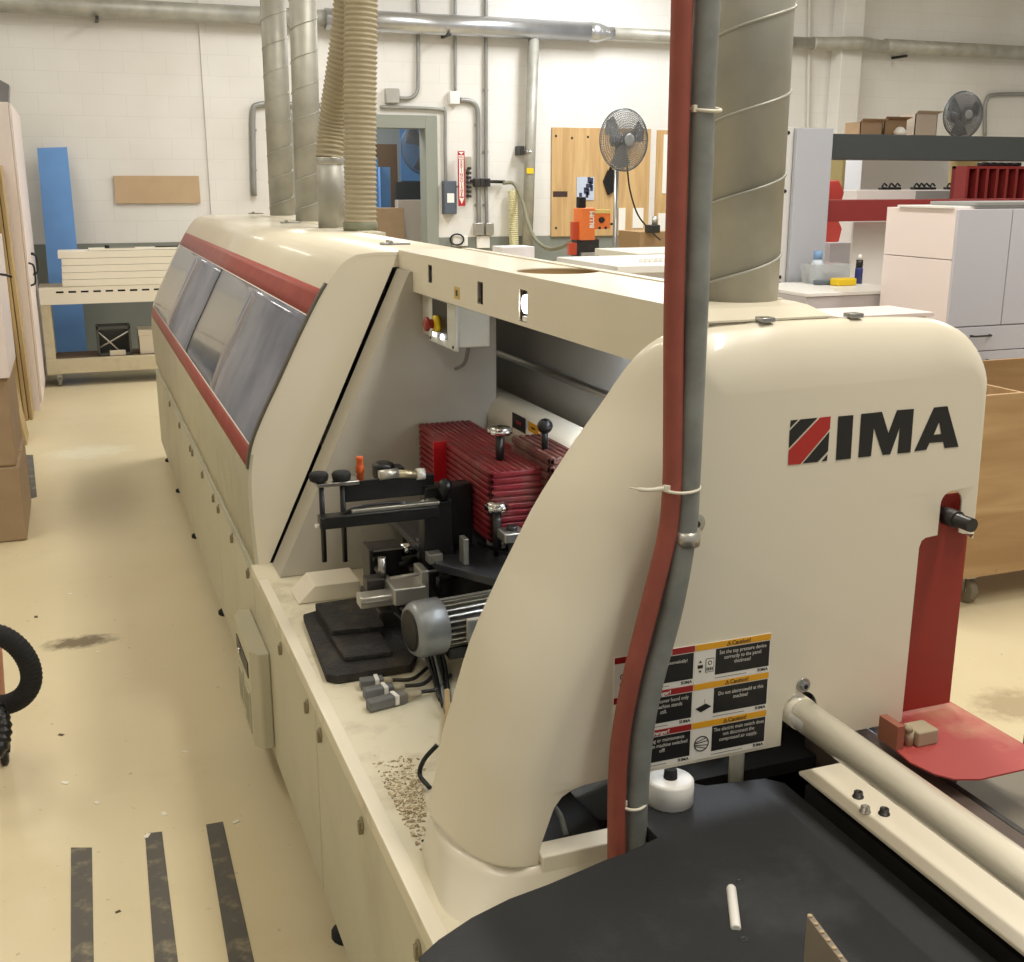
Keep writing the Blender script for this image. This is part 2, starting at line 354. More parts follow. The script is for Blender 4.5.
# --- base cabinet
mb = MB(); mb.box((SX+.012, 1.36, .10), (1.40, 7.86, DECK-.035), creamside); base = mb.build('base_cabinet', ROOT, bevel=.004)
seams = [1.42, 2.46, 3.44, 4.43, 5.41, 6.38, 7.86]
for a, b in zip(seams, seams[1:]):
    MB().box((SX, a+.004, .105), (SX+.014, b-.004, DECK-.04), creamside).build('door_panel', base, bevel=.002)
latch_m = mat('latch_bronze', (150, 140, 112), .45, metal=.3)
for y in (1.58, 1.985, 2.395, 2.554, 2.934, 3.547, 3.947, 4.348, 4.513, 4.921, 5.356, 5.455, 6.026, 6.661):
    if y < 3: z = .565
    else: z = .588-.005
    mb = MB(); mb.lathe((SX+.001, y, z), (-1, 0, 0), [(0, .014), (.004, .014), (.006, .012)], latch_m, 12); mb.box((SX-.010, y-.006, z-.022), (SX, y+.006, z+.006), latch_m, .002)
    mb.build('door_latch', base)
mb = MB(); mb.box((SX+.05, 1.5, .13), (1.35, 7.8, .58), darkvoid)
for y in (1.6, 2.41, 3.6, 4.73, 5.9, 6.87, 7.7):
    mb = MB(); mb.cyl((SX+.05, y, .035), (SX+.05, y, .12), .014, steel, n=10); mb.lathe((SX+.05, y, 0), (0, 0, 1), [(0, .045), (.012, .045), (.022, .025), (.04, .02)], blackr, 16)
    mb.box((SX+.01, y-.05, .085), (SX+.10, y+.05, .12), alu, .003); mb.build('levelling_foot', base)
# --- deck with raised outer edge, dust
mb = MB(); mb.prism([(SX-.004, 1.38, DECK-.035), (1.38, 1.38, DECK-.035), (1.38, 3.46, DECK-.035), (SX-.004, 3.46, DECK-.035)], (0, 0, .035), creamd)
deck = mb.build('deck', ROOT, bevel=.004)
MB().box((SX-.004, 1.38, DECK), (SX+.026, 3.30, DECK+.003), cream).build('deck_edge_strip', deck, bevel=.001)
# chips and dust lying on the deck
mb = MB()
for i in range(900):
    t = random.random(); c = at(random.uniform(372, 425), random.triangular(755, 855, 800), Z=DECK)
    if c.x < SX+.05: continue
    s_ = random.uniform(.0015, .0045); a = random.uniform(0, PI); rot = Matrix.Rotation(a, 3, 'Z') @ Matrix.Rotation(random.uniform(-.5, .5), 3, 'X')
    mb.box((c.x-s_, c.y-s_*.5, DECK+.0005), (c.x+s_, c.y+s_*.5, DECK+.002), random.choice([mat('chip_tan', (196, 178, 140), .8), mat('chip_pale', (226, 216, 190), .8), mat('chip_brown', (158, 138, 106), .8)]), rot=rot)
mb.build('wood_dust', label='scattered pale wood chips and dust on the cream deck beside the front cover', category='dust', kind='stuff')
# --- hood
PROF = [(.445, .628), (.437, .80), (.439, .92), (.456, 1.015), (.497, 1.11), (.556, 1.222), (.619, 1.345), (.684, 1.462), (.733, 1.533), (.765, 1.568), (.805, 1.589), (.86, 1.594), (1.17, 1.594), (1.17, 1.50)]
HY0, HY1 = 3.457, 7.95
hp = smooth_path([Vector((a, 0, b)) for a, b in PROF[:11]], 4)+[Vector((a, 0, b)) for a, b in PROF[11:]]
def off(pl, d):   # offset polyline in XZ to its right-hand side (inwards)
    out = []
    for i, p in enumerate(pl):
        t = (pl[min(i+1, len(pl)-1)]-pl[max(i-1, 0)]).normalized(); out.append(p+Vector((t.z, 0, -t.x))*d)
    return out
ZW0, ZW1 = 1.01, 1.40     # glass opening
hin = off(hp, .012)
def strip(mb, pl, y0, y1, m, th=.01, out=0):
    A = off(pl, -out); B = off(pl, th-out); poly = [Vector((p.x, y0, p.z)) for p in A]+[Vector((p.x, y0, p.z)) for p in B[::-1]]
    n = len(A); V0 = [mb.bm.verts.new((p.x, y0, p.z)) for p in A]; V1 = [mb.bm.verts.new((p.x, y1, p.z)) for p in A]
    U0 = [mb.bm.verts.new((p.x, y0, p.z)) for p in B]; U1 = [mb.bm.verts.new((p.x, y1, p.z)) for p in B]
    for i in range(n-1):
        mb.face([V0[i], V1[i], V1[i+1], V0[i+1]], m, True); mb.face([U0[i], U0[i+1], U1[i+1], U1[i]], m, True)
        mb.face([V0[i], V0[i+1], U0[i+1], U0[i]], m); mb.face([V1[i], U1[i], U1[i+1], V1[i+1]], m)
    mb.face([V0[0], U0[0], U1[0], V1[0]], m); mb.face([V0[-1], V1[-1], U1[-1], U0[-1]], m)
lowp = [p for p in hp if p.z <= ZW0+1e-6 and p.x < .6]; highp = [p for p in hp if p.z >= ZW1-.01]
ilo = len(lowp)-1; ihi = len(hp)-len(highp)
winp = hp[ilo:ihi+1]
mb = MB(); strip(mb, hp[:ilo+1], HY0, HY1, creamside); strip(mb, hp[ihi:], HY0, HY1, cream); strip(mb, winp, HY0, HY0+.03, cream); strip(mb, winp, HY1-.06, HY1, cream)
# near end cap (inclined band) and far end plate
inner = [Vector((.916, HY0+.001, 1.548)), Vector((.487, HY0+.001, .629))]
outer = [Vector((p.x, HY0+.001, p.z)) for p in off(hp, .0102) if p.x < .965]
outer.append(Vector((.975, HY0+.001, 1.5835)))
mb.prism(outer+[Vector((.975, HY0+.001, 1.548))]+inner, (0, .012, 0), cream)
mb.prism([Vector((p.x, HY1-.001, p.z)) for p in off(hp, .0102)]+[Vector((1.155, HY1-.001, .64))], (0, -.012, 0), cream)
hood = mb.build('hood', ROOT, normals=True)
# stripes and windows
def zs(p): return p.z
def sub(z0, z1): return [p for p in hp[:-3] if z0-1e-4 <= p.z <= z1]
mb = MB(); strip(mb, sub(1.40, 1.50), HY0+.02, HY1-.05, redst, .003, .003); mb.build('red_stripe', hood)
mb = MB(); strip(mb, sub(.945, 1.02), HY0+.02, HY1-.05, redst, .003, .003); mb.build('red_stripe', hood)
MIDY = 5.62
for a, b in ((HY0+.03, MIDY-.008), (MIDY+.008, HY1-.06)):
    mb = MB(); strip(mb, hp[ilo:ihi+1], a, b, smoke, .004, .0005); mb.build('window', hood)
mb = MB(); strip(mb, winp, MIDY-.012, MIDY+.012, dsteel, .006, .001); mb.build('window_divider', hood)
mb = MB(); strip(mb, sub(.935, 1.51), HY0-.004, HY0+.026, mat('window_end_frame', (84, 80, 66), .5), .006, .006)
mb.build('window_end_frame', hood)
for zi in (ilo-1,):
    q = hp[zi]
for zc in (1.02, 1.405):
    pl = [p for p in hp[:-3] if abs(p.z-zc) < .06][:2]
    p = pl[0]; mb = MB(); mb.tube([(p.x-.004, HY0+.02, zc), (p.x-.004, HY1-.06, zc)] if False else [(min(hp[:-3], key=lambda v: abs(v.z-zc)).x-.003, HY0+.02, min(hp[:-3], key=lambda v: abs(v.z-zc)).z), (min(hp[:-3], key=lambda v: abs(v.z-zc)).x-.003, HY1-.06, min(hp[:-3], key=lambda v: abs(v.z-zc)).z)], .0025, white, n=6)
    mb.build('window_trim', hood)
# hardware on hood top
for px, py in ((395, 243), (290, 222), (256, 213)):
    c = at(px, py, Z=1.6); mb = MB(); mb.box((c.x-.05, c.y-.02, 1.594), (c.x+.05, c.y+.02, 1.602), steel, .002); mb.cyl((c.x-.02, c.y-.03, 1.604), (c.x-.02, c.y+.03, 1.604), .006, steel, n=8); mb.build('hinge', hood)
# machinery seen through the windows
inm = MB()
for y in (3.9, 4.5, 5.05, 5.9, 6.5, 7.2):
    h = random.uniform(.95, 1.25)
    inm.box((.78, y-.16, .64), (1.05, y+.14, h), random.choice([dsteel, alu, greyp]), .01); inm.cyl((.86, y, h), (.86, y, h+.12), .05, dsteel, n=12)
    inm.tube([(.9, y-.1, h), (.95, y, h+.2), (1.05, y+.1, 1.45)], .012, black, n=8, sub=4)
inm.box((1.1, 3.5, .64), (1.14, 7.9, 1.5), greyin)
inm.build('machining_unit', ROOT)
mb = MB(); mb.box((SX+.05, 3.47, DECK-.03), (1.16, 7.9, DECK), dsteel); mb.build('inner_deck', ROOT)
# --- fixed end wall beside the work bay (sloped outer side)
Y0, Y1 = 3.30, 3.44
mb = MB(); mb.prism([(.495, Y0, .636), (.925, Y0, 1.545), (.96, Y0, 1.548), (1.20, Y0, 1.548), (1.20, Y0, .636)], (0, Y1-Y0, 0), mat('bay_wall_paint', (182, 176, 162), .42, var=.03)); endw = mb.build('bay_end_wall', ROOT, bevel=.004)
for p in ((345, 400), (318, 470)):
    c = at(*p, Y=Y0); 
mb = MB(); mb.box((.962, 2.955, 1.36), (1.056, 3.298, 1.484), greyp, .004); cb = mb.build('control_box', ROOT)
MB().box((.952, 2.945, 1.352), (.962, 3.20, 1.494), mat('switch_plate_pale', (206, 206, 198), .4), .003).build('switch_plate', cb)
MB().box((.9505, 3.02, 1.375), (.952, 3.155, 1.478), black).build('switch_field', cb)
c = Vector((.9505, 3.10, 1.412)); mb = MB(); mb.lathe(c, (-1, 0, 0), [(0, .024), (.012, .024), (.014, .016), (.016, .014)], yel, 18); mb.lathe(c+Vector((-.014, 0, 0)), (-1, 0, 0), [(0, .013), (.012, .014), (.016, .021), (.024, .020), (.028, .012)], mat('stop_red', (150, 44, 36), .35), 18)
mb.build('emergency_stop', cb)
for yy in (3.055, 3.13):
    MB().lathe((.9505, yy, 1.380), (-1, 0, 0), [(0, .008), (.005, .008), (.007, .005)], glass_clear, 12).build('lit_button', cb)
for yy in (2.965, 3.18):
    for zz in (1.362, 1.484): MB().lathe((.952, yy, zz), (-1, 0, 0), [(0, .005), (.003, .004)], dsteel, 8).build('screw', cb)
mb = MB(); mb.tube([(1.06, 3.22, 1.47), (1.075, 3.2, 1.36), (1.07, 3.22, 1.28), (1.06, 3.28, 1.25)], .006, pipegrey, n=8, sub=5); mb.build('cable', cb)
# --- overhead beam
BX0, BX1, BZ0, BZ1, BY0, BY1 = .935, 1.17, 1.486, 1.60, 1.69, 3.455
hc = (1.06, 2.49); hr = .098
mb = MB()
def V3(x, y, z): return Vector((x, y, z))
slots = []
for px, py, hh, ww in ((430, 274, .05, .020), (480, 293, .055, .022), (523, 306, .072, .026)):
    c = at(px, py, X=BX0); slots.append((c.y, c.z, hh, ww))
holes = [[V3(BX0, y-w_h, z-h/2), V3(BX0, y+w_h, z-h/2), V3(BX0, y+w_h, z+h/2), V3(BX0, y-w_h, z+h/2)] for y, z, h, w_h in slots]
YE = 1.586
mb.prism([V3(BX0, YE, BZ0), V3(BX0, BY1, BZ0), V3(BX0, BY1, BZ1-.003), V3(BX0, BY0, BZ1-.003), V3(BX0, 1.65, BZ1-.006), V3(BX0, YE, 1.583)], (.003, 0, 0), cream, holes)
mb.prism([V3(BX0, BY0, BZ1-.003), V3(BX1, BY0, BZ1-.003), V3(BX1, BY1, BZ1-.003), V3(BX0, BY1, BZ1-.003)], (0, 0, .003), cream, [circ((hc[0], hc[1], BZ1-.003), hr, 36, 'XY')])
mb.prism([V3(BX0, BY0, BZ1), V3(BX0, BY0, BZ1-.003), V3(BX0, 1.65, BZ1-.006), V3(BX0, YE, 1.583), V3(BX0, YE, 1.586), V3(BX0, 1.65, BZ1-.002)], (BX1-BX0, 0, 0), cream)
mb.prism([V3(BX1-.003, YE, BZ0), V3(BX1-.003, BY1, BZ0), V3(BX1-.003, BY1, BZ1-.004), V3(BX1-.003, BY0, BZ1-.004), V3(BX1-.003, YE, 1.582)], (.003, 0, 0), cream)
mb.box((BX0+.004, YE, BZ0), (BX0+.04, BY1, BZ0+.003), cream)
beam = mb.build('overhead_beam', ROOT)
tan = mat('duct_collar_tan', (176, 150, 108), .6, var=.1)
mb = MB(); mb.cyl((hc[0], hc[1], BZ0+.01), (hc[0], hc[1], BZ1-.002), hr+.001, tan, n=36, cap=False); mb.cyl((hc[0], hc[1], BZ0+.008), (hc[0], hc[1], BZ0+.012), hr, tan, n=36); mb.build('duct_collar', beam)
MB().box((1.14, 1.72, 1.6005), (1.165, 3.44, 1.603), cream).build('rear_ledge', beam)
for y, z, h, w_h in slots: MB().box((BX0+.012, y-w_h-.006, z-h/2-.006), (BX0+.03, y+w_h+.006, z+h/2+.006), black).build('slot_recess', beam)
y, z, h, w_h = slots[2]
MB().lathe((BX0+.010, y, z+.004), (-1, 0, 0), [(0, .022), (.006, .021), (.010, .012)], glass_clear, 16).build('indicator_lamp', beam)
MB().box((BX0+.004, y-.014, z-h/2+.001), (BX0+.010, y+.014, z-h/2+.012), white).build('lamp_terminal', beam)
c = at(457, 293, X=BX0); mb = MB(); mb.box((BX0-.001, c.y-.022, c.z-.016), (BX0, c.y+.022, c.z+.016), mat('label_pale_amber', (206, 176, 96), .5)); mb.box((BX0-.0015, c.y-.008, c.z-.008), (BX0-.001, c.y+.008, c.z+.008), stblk); mb.build('warning_label', beam)
# --- rear panel, rods, pressure beam
mb = MB(); mb.box((1.34, 1.6, .60), (1.36, 4.6, 1.55), greyin); mb.build('rear_panel', ROOT); MB().prism([(1.172, 1.62, 1.585), (1.36, 1.62, 1.552), (1.36, 1.62, 1.546), (1.172, 1.62, 1.579)], (0, 2.97, 0), cream).build('rear_lid', ROOT)
mb = MB(); mb.cyl((1.31, 1.65, 1.245), (1.31, 4.6, 1.245), .012, steel, n=14); mb.build('guide_rod', ROOT)
mb = MB(); mb.box((1.17, 1.7, .92), (1.30, 4.6, 1.10), creamside); mb.cyl((1.235, 1.7, 1.09), (1.235, 4.6, 1.09), .066, cream, n=28); pb = mb.build('pressure_beam', ROOT)
for (a, b, m2) in (((512, 412), (525, 434), stblk), ((528, 421), (538, 436), amber), ((540, 428), (548, 440), stwht)):
    p = at(*a, X=1.168); q = at(*b, X=1.168); mb = MB(); mb.box((1.1685, p.y, p.z), (1.17, q.y, q.z), m2); mb.box((1.168, p.y*.7+q.y*.3, p.z*.6+q.z*.4), (1.1686, p.y*.3+q.y*.7, p.z*.4+q.z*.6), stred if m2 is stblk else stblk); mb.build('warning_label', pb)
# lamp hanging inside the bay under the beam
mb = MB(); mb.box((1.09, 1.80, 1.476), (1.15, 2.45, 1.486), steel); mb.cyl((1.12, 1.82, 1.464), (1.12, 2.43, 1.464), .011, mat('bay_tube_light', (225, 235, 255), .4, emit=10), n=12); mb.build('bay_lamp', ROOT)
area('bay_light', (1.27, 2.2, 1.47), .03, .5, 16, (.78, .86, 1), (0, math.radians(-50), 0))
# --- work table plate in bay, red blocks, knobs
mb = MB(); pts = [at(440, 563, Z=.85), at(500, 577, Z=.85), at(560, 590, Z=.85)]
mb.prism([(.795, 3.15, .83), (.80, 2.66, .83), (.90, 2.50, .83), (1.17, 2.28, .83), (1.17, 3.25, .83), (.80, 3.25, .83)], (0, 0, .02), mat('table_dark_steel', (78, 80, 84), .3, metal=.5, var=.15)); mb.build('work_plate', ROOT, bevel=.002)
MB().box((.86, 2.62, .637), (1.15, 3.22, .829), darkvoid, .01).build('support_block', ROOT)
def finned(a, b, m, n, axis='Y', depth=.006):
    mb = MB(); mb.box((a[0]+depth, a[1]+depth, a[2]), (b[0]-depth, b[1]-depth, b[2]-depth), m)
    nx = max(3, int((b[0]-a[0])/.0165))
    for i in range(nx):
        x = a[0]+(b[0]-a[0])*(i+.12)/nx; x2 = a[0]+(b[0]-a[0])*(i+.84)/nx; mb.box((x, a[1]+.004, b[2]-.012), (x2, b[1]-.004, b[2]), m, .002)
    for k in range(n):
        z = a[2]+(b[2]-a[2])*(k+.1)/n; z2 = a[2]+(b[2]-a[2])*(k+.8)/n
        mb.box((a[0], a[1]+.002, z), (b[0], a[1]+.02, z2), m, .002); mb.box((a[0], a[1]+.002, z), (a[0]+.012, b[1], z2), m, .002)
    return mb
finned((.935, 2.62, .90), (1.10, 3.27, 1.09), redbl, 11).build('red_guard_block', ROOT)
finned((1.075, 2.56, .87), (1.165, 2.84, 1.13), redblk2, 12).build('pressure_shoe', ROOT)
def knob(c, r, h, m, name='star_knob', lobes=5, stem=.05):
    mb = MB(); mb.cyl((c[0], c[1], c[2]-stem), (c[0], c[1], c[2]), r*.38, dsteel, n=12)
    A = []; 
    for k in range(40):
        t = 2*PI*k/40; rr = r*(1+.1*math.cos(lobes*t)); A.append((c[0]+rr*math.cos(t), c[1]+rr*math.sin(t)))
    mb.prism([(x, y, c[2]) for x, y in A], (0, 0, h*.6), m, sm=True)
    mb.lathe((c[0], c[1], c[2]+h*.6), (0, 0, 1), [(0, r*.95), (h*.25, r*.8), (h*.4, r*.3)], m, 20)
    return mb.build(name, ROOT)
c = at(500, 430, Z=1.17); knob((c.x, c.y, 1.16), .032, .022, chrome, stem=.07)
c = at(497, 508, Z=1.0); knob((c.x, c.y, .995), .030, .024, chrome, stem=.10)
c = at(545, 426, Y=2.66); mb = MB(); mb.cyl((c.x, c.y, c.z-.075), (c.x, c.y, c.z), .009, black, n=12); mb.lathe((c.x, c.y, c.z-.02), (0, 0, 1), [(.0, .004), (.004, .013), (.010, .018), (.02, .021), (.030, .018), (.037, .011), (.040, .003)], black, 20); mb.build('ball_lever', ROOT)
# red plate guard beside block
mb = MB(); p = at(433, 442, Y=3.0); q = at(450, 480, Y=3.0); mb.box((p.x, 2.995, q.z), (q.x, 3.0, p.z), mat('bright_red', (186, 22, 30), .35)); mb.box((p.x, 3.0, p.z-.004), (q.x, 3.06, p.z), redbl); mb.build('red_flag_plate', ROOT)
# bottles / rollers near knob
mb = MB()
for px, py in ((491, 543), (502, 546)):
    c = at(px, py, Z=.855); mb.cyl((c.x, c.y, .851), (c.x, c.y, .89), .012, white, n=14)
c = at(496, 552, Z=.86); mb.cyl((c.x, c.y, .85), (c.x, c.y, .98), .006, black, n=10)
a_ = at(478, 543, Z=.87); b_ = at(520, 558, Z=.87); mb.tube([a_, b_], .005, black, n=8)
mb.build('copying_roller', ROOT)
mb = MB(); c = at(512, 530, Z=.95); mb.box((c.x-.03, c.y-.03, .925), (c.x+.03, c.y+.03, .95), alu, .004); mb.cyl((c.x, c.y, .95), (c.x, c.y, .962), .014, dsteel, n=14); mb.cyl((c.x, c.y, .85), (c.x, c.y, .93), .01, dsteel, n=10); mb.build('roller_arm', ROOT)
mb = MB(); mb.box((.80, 2.75, .86), (.93, 2.80, 1.03), black, .005); mb.build('clamp_bracket', ROOT); mb = MB(); mb.lathe((.845, 2.72, 1.02), (0, 0, 1), [(-.02, .008), (0, .014), (.012, .02), (.026, .019), (.036, .008)], black, 16); mb.build('black_knob', ROOT)
mb = MB(); 
for i in range(7): 
    z = .88+.02*i; mb.cyl((.80, 2.735, z), (.80, 2.728, z), .006, steel, n=8)
mb.box((.862, 2.62, .851), (.876, 2.66, .92), alu, .002); mb.build('screw_row', ROOT)
# --- edge trimming unit (black arm over the deck)
AY = 2.72
def ax(px, py, Y=AY): return at(px, py, Y=Y)
unit = MB(); p = ax(319, 523); q = ax(437, 523)
unit.box((p.x, AY-.02, p.z-.014), (q.x, AY+.02, p.z+.018), black, .003); tu = unit.build('support_arm', ROOT)
p2_ = ax(346, 487); q2_ = ax(440, 487)
MB().box((p2_.x, AY+.05, p2_.z-.055), (q2_.x, AY+.06, p2_.z), black, .002).build('black_cover_plate', tu)
MB().box((p2_.x+.01, AY-.012, p.z+.018), (q2_.x-.005, AY+.03, p.z+.028), alu, .002).build('aluminium_rail', tu)
for px in (325, 346):
    c = ax(px, 520); MB().cyl((c.x, AY+.03, c.z-.12), (c.x, AY+.03, c.z+.11), .007, black, n=10).build('threaded_rod', tu)
c0 = ax(318, 487); c1 = ax(345, 484); MB().box((c0.x, AY+.01, c0.z-.006), (c1.x+.04, AY+.06, c0.z+.004), steel, .002).build('top_bracket', tu)
for px, py in ((321, 480), (344, 479)):
    c = ax(px, py); mb = MB(); mb.lathe((c.x, AY+.03, c.z-.012), (0, 0, 1), [(0, .016), (.004, .023), (.018, .025), (.024, .021), (.026, .01)], blackr, 18); mb.build('hand_knob', tu)
c = ax(364, 484); mb = MB()
mb.lathe((c.x, AY+.04, c.z), (0, 0, 1), [(0, .009), (.02, .009), (.022, .012), (.03, .010), (.034, .012), (.04, .009), (.052, .008), (.056, .0105), (.062, .009)], mat('orange_fitting', (200, 86, 30), .45), 14); mb.build('orange_oiler', tu)
mb = MB(); a = ax(384, 480); b = ax(430, 478); mb.cyl((a.x, AY+.05, a.z), (a.x+.05, AY+.05, a.z+.002), .013, alu, n=14); mb.cyl((a.x+.045, AY+.05, a.z), (b.x-.02, AY+.05, b.z), .011, mat('brass_pale', (210, 200, 170), .3, metal=.8), n=14); mb.cyl((b.x-.022, AY+.05, b.z), (b.x, AY+.05, b.z), .015, white, n=12); mb.build('air_fitting', tu)
mb = MB(); c = ax(385, 470, 2.9); mb.box((c.x-.03, 2.87, c.z-.025), (c.x+.05, 2.93, c.z+.01), blackr, .01); mb.lathe((c.x-.005, 2.9, c.z+.005), (0, 0, 1), [(0, .03), (.012, .03), (.018, .02)], black, 16); mb.build('black_valve', tu)
mb = MB(); a = ax(330, 520); b = ax(360, 507); d = ax(400, 503); e = ax(414, 513); mb.tube([a, b, d, e], .004, black, n=8, sub=6); mb.build('air_line', tu)
mb = MB(); c = ax(425, 510); mb.box((c.x-.03, AY-.005, c.z-.01), (c.x+.025, AY+.04, c.z+.012), dsteel, .003); mb.lathe((c.x, AY+.015, c.z+.012), (0, 0, 1), [(0, .012), (.01, .010), (.014, .005)], chrome, 12); mb.build('gauge_block', tu)
for px in (382, 404):
    c = ax(px, 512); MB().lathe((c.x, AY, c.z-.006), (0, 0, 1), [(0, .006), (.012, .006), (.014, .004)], white, 10).build('fitting', tu)
c = ax(315, 526); MB().cyl((c.x, AY, c.z), (c.x+.02, AY, c.z), .005, white, n=10).build('arm_tip', tu)
mb = MB(); c = ax(430, 555); mb.prism([ax(424, 505), ax(452, 500), ax(456, 600), ax(442, 605), ax(424, 560)], (0, .05, 0), black); mb.build('arm_stand', tu, bevel=.003)
# cutting motor under arm
mb = MB(); a = at(370, 548, Y=2.86); b = at(400, 575, Y=2.86); mb.box((a.x, 2.83, b.z), (b.x, 2.92, a.z), black, .004); mb.box((a.x-.012, 2.82, b.z-.03), (a.x, 2.90, a.z+.008), dsteel, .003); mb.box((a.x, 2.82, a.z), (b.x, 2.90, a.z+.006), dsteel, .002); mb.box((a.x, 2.818, a.z+.001), (b.x, 2.82, a.z+.005), alu)
mb.cyl((b.x, 2.87, a.z-.02), (b.x+.05, 2.87, a.z-.018), .018, chrome, n=16); mb.cyl((b.x+.05, 2.87, a.z-.02), (b.x+.10, 2.87, a.z-.018), .03, dsteel, n=16); mb.build('cutter_motor', ROOT)
# linear slides and brackets in the heap under the arm
mb = MB(); a = at(359, 602, Y=2.62); b = at(392, 598, Y=2.62); mb.box((a.x, 2.60, a.z-.014), (b.x, 2.65, a.z+.016), alu, .004); mb.box((a.x, 2.595, a.z-.004), (b.x, 2.60, a.z+.004), steel)
a2 = at(390, 590, Y=2.62); b2 = at(418, 582, Y=2.62); mb.box((a2.x, 2.58, a2.z-.03), (b2.x+.01, 2.67, a2.z+.014), alu, .004); mb.cyl((a2.x, 2.62, a2.z+.03), (b2.x+.05, 2.62, a2.z+.036), .005, steel, n=10)
mb.box((b2.x, 2.59, a2.z-.03), (b2.x+.02, 2.66, a2.z+.05), alu, .003); mb.build('slide_unit', ROOT)
mb = MB()
rs = random.Random(3)
for i in range(70):
    px = rs.uniform(372, 456); py = rs.uniform(556, 606); Y = rs.uniform(2.68, 2.95); c = at(px, py, Y=Y)
    if c.z < DECK+.03: continue
    s_ = rs.uniform(.008, .024); mm_ = rs.choice([dsteel, black, alu, dsteel, steel, black])
    if rs.random() < .5: mb.box(c-Vector((s_, s_, s_*.7)), c+Vector((s_, s_, s_*.7)), mm_, .002)
    else:
        d = Vector(rs.choice([(1, 0, 0), (0, 1, 0), (1, .3, 0), (0, 0, 1)])); mb.cyl(c-d*s_*1.4, c+d*s_*1.4, s_*.5, mm_, n=10)
mb.box((.665, 2.74, DECK), (.88, 2.96, DECK+.07), mat('brown_black_fill', (52, 46, 40), .6, var=.3, vscale=30), .006); mb.box((.73, 3.0, DECK), (1.0, 3.2, DECK+.10), mat('brown_black_fill', (52, 46, 40), .6), .006); mb.box((.70, 2.7, DECK+.07), (.84, 2.92, DECK+.10), darkvoid, .005)  # dark brown and black boxes filling the space behind the small parts
mb.build('mechanism_block', ROOT)
mb = MB()
for k in range(5):
    a = at(395+k*3, 612-k*2, Y=2.62); b = at(415+k*4, 632, Y=2.55); cpt = at(428+k*4, 660, Z=DECK+.02); e = at(440+k*3, 700+k*6, Z=DECK+.008)
    mb.tube([a, b, cpt, e], .005, [dsteel, black, pipegrey, black, dsteel][k], n=8, sub=6)
mb.build('cable_bundle', ROOT)
# electric motor
A0 = at(424, 628, Y=2.44); A1 = A0+Vector((.24, .03, 0)); d = (A1-A0).normalized()
mb = MB(); mb.lathe(A0, d, [(-.036, .055), (-.034, .059), (-.026, .065), (-.016, .0685), (.040, .0685), (.042, .066), (.042, .055)], silv, 32); mot = mb.build('motor_fan_cover', ROOT)
mb = MB(); mb.lathe(A0, d, [(-.0375, .050), (-.0355, .051)], black, 24); 
for k in range(5): mb.lathe(A0, d, [(-.0400+.0003*k, .009*k+.006), (-.0370, .009*k+.008)], dsteel, 24)
mb.build('fan_grille', mot)
mb = MB(); mb.cyl(A0+d*.035, A0+d*.20, .052, dsteel, n=28)
for k in range(26):
    t = 2*PI*k/26; a = d.orthogonal().normalized(); b = d.cross(a); rr = a*math.cos(t)+b*math.sin(t); p0 = A0+d*.042+rr*.05; tt = d.cross(rr)*.0018
    mb.prism([p0-tt, p0+tt, p0+tt+rr*.012, p0-tt+rr*.012], d*.15, alu)
mb.box(A0+Vector((.09, -.075, -.03)), A0+Vector((.17, -.045, .03)), greyp, .005); mb.box(A0+Vector((.085, -.08, -.035)), A0+Vector((.175, -.075, .035)), silv, .003)
mb.box(A0+Vector((.05, -.04, -.075)), A0+Vector((.19, .04, -.045)), black, .003); mb.build('motor_body', ROOT)
# rubber mat pieces on the deck
matm = mat('black_rubber_mat', (40, 38, 37), .85, var=.2, vscale=10, bump=.5, bscale=90, dirt=(110, 96, 74), dscale=9, damt=.35)
mb = MB(); z = DECK+.003
P4 = [at(303, 614, Z=z+.02), at(326, 674, Z=z+.02), at(337, 676, Z=z+.02), at(412, 664, Z=z+.02), at(422, 640, Z=z+.02), at(350, 600, Z=z+.02)]
rm = thing('rubber_mat', (P4[1].x, P4[1].y, DECK), 'thick black stepped rubber pad lying on the cream machine deck', 'mat')
mb.prism([Vector((p.x, p.y, z-.002)) for p in P4], (0, 0, .022), matm); mb.build('lower_pad', rm, bevel=.004)
mb = MB(); P5 = [at(315, 604, Z=z+.045), at(332, 632, Z=z+.045), at(385, 627, Z=z+.045), at(382, 620, Z=z+.045), at(370, 596, Z=z+.045)]
mb.prism([Vector((p.x, p.y, z+.02)) for p in P5], (0, 0, .028), matm); mb.build('upper_pad', rm, bevel=.004)
mb = MB(); P6 = [at(330, 634, Z=z+.035), at(345, 657, Z=z+.035), at(392, 651, Z=z+.035), at(378, 628, Z=z+.035)]
mb.prism([Vector((p.x, p.y, z+.02)) for p in P6], (0, 0, .014), matm); mb.build('middle_pad', rm, bevel=.003)
# sloped cream chute cover
mb = MB(); a = at(298, 605, Z=DECK); b = at(356, 596, Z=DECK); c_ = at(354, 575, Z=DECK+.045)
mb.prism([(a.x, a.y, DECK+.001), (a.x+.05, a.y, DECK+.05), (b.x+.01, a.y, DECK+.05), (b.x+.01, a.y, DECK+.001)], (0, .13, 0), cream); mb.build('chute_cover', ROOT, bevel=.003)
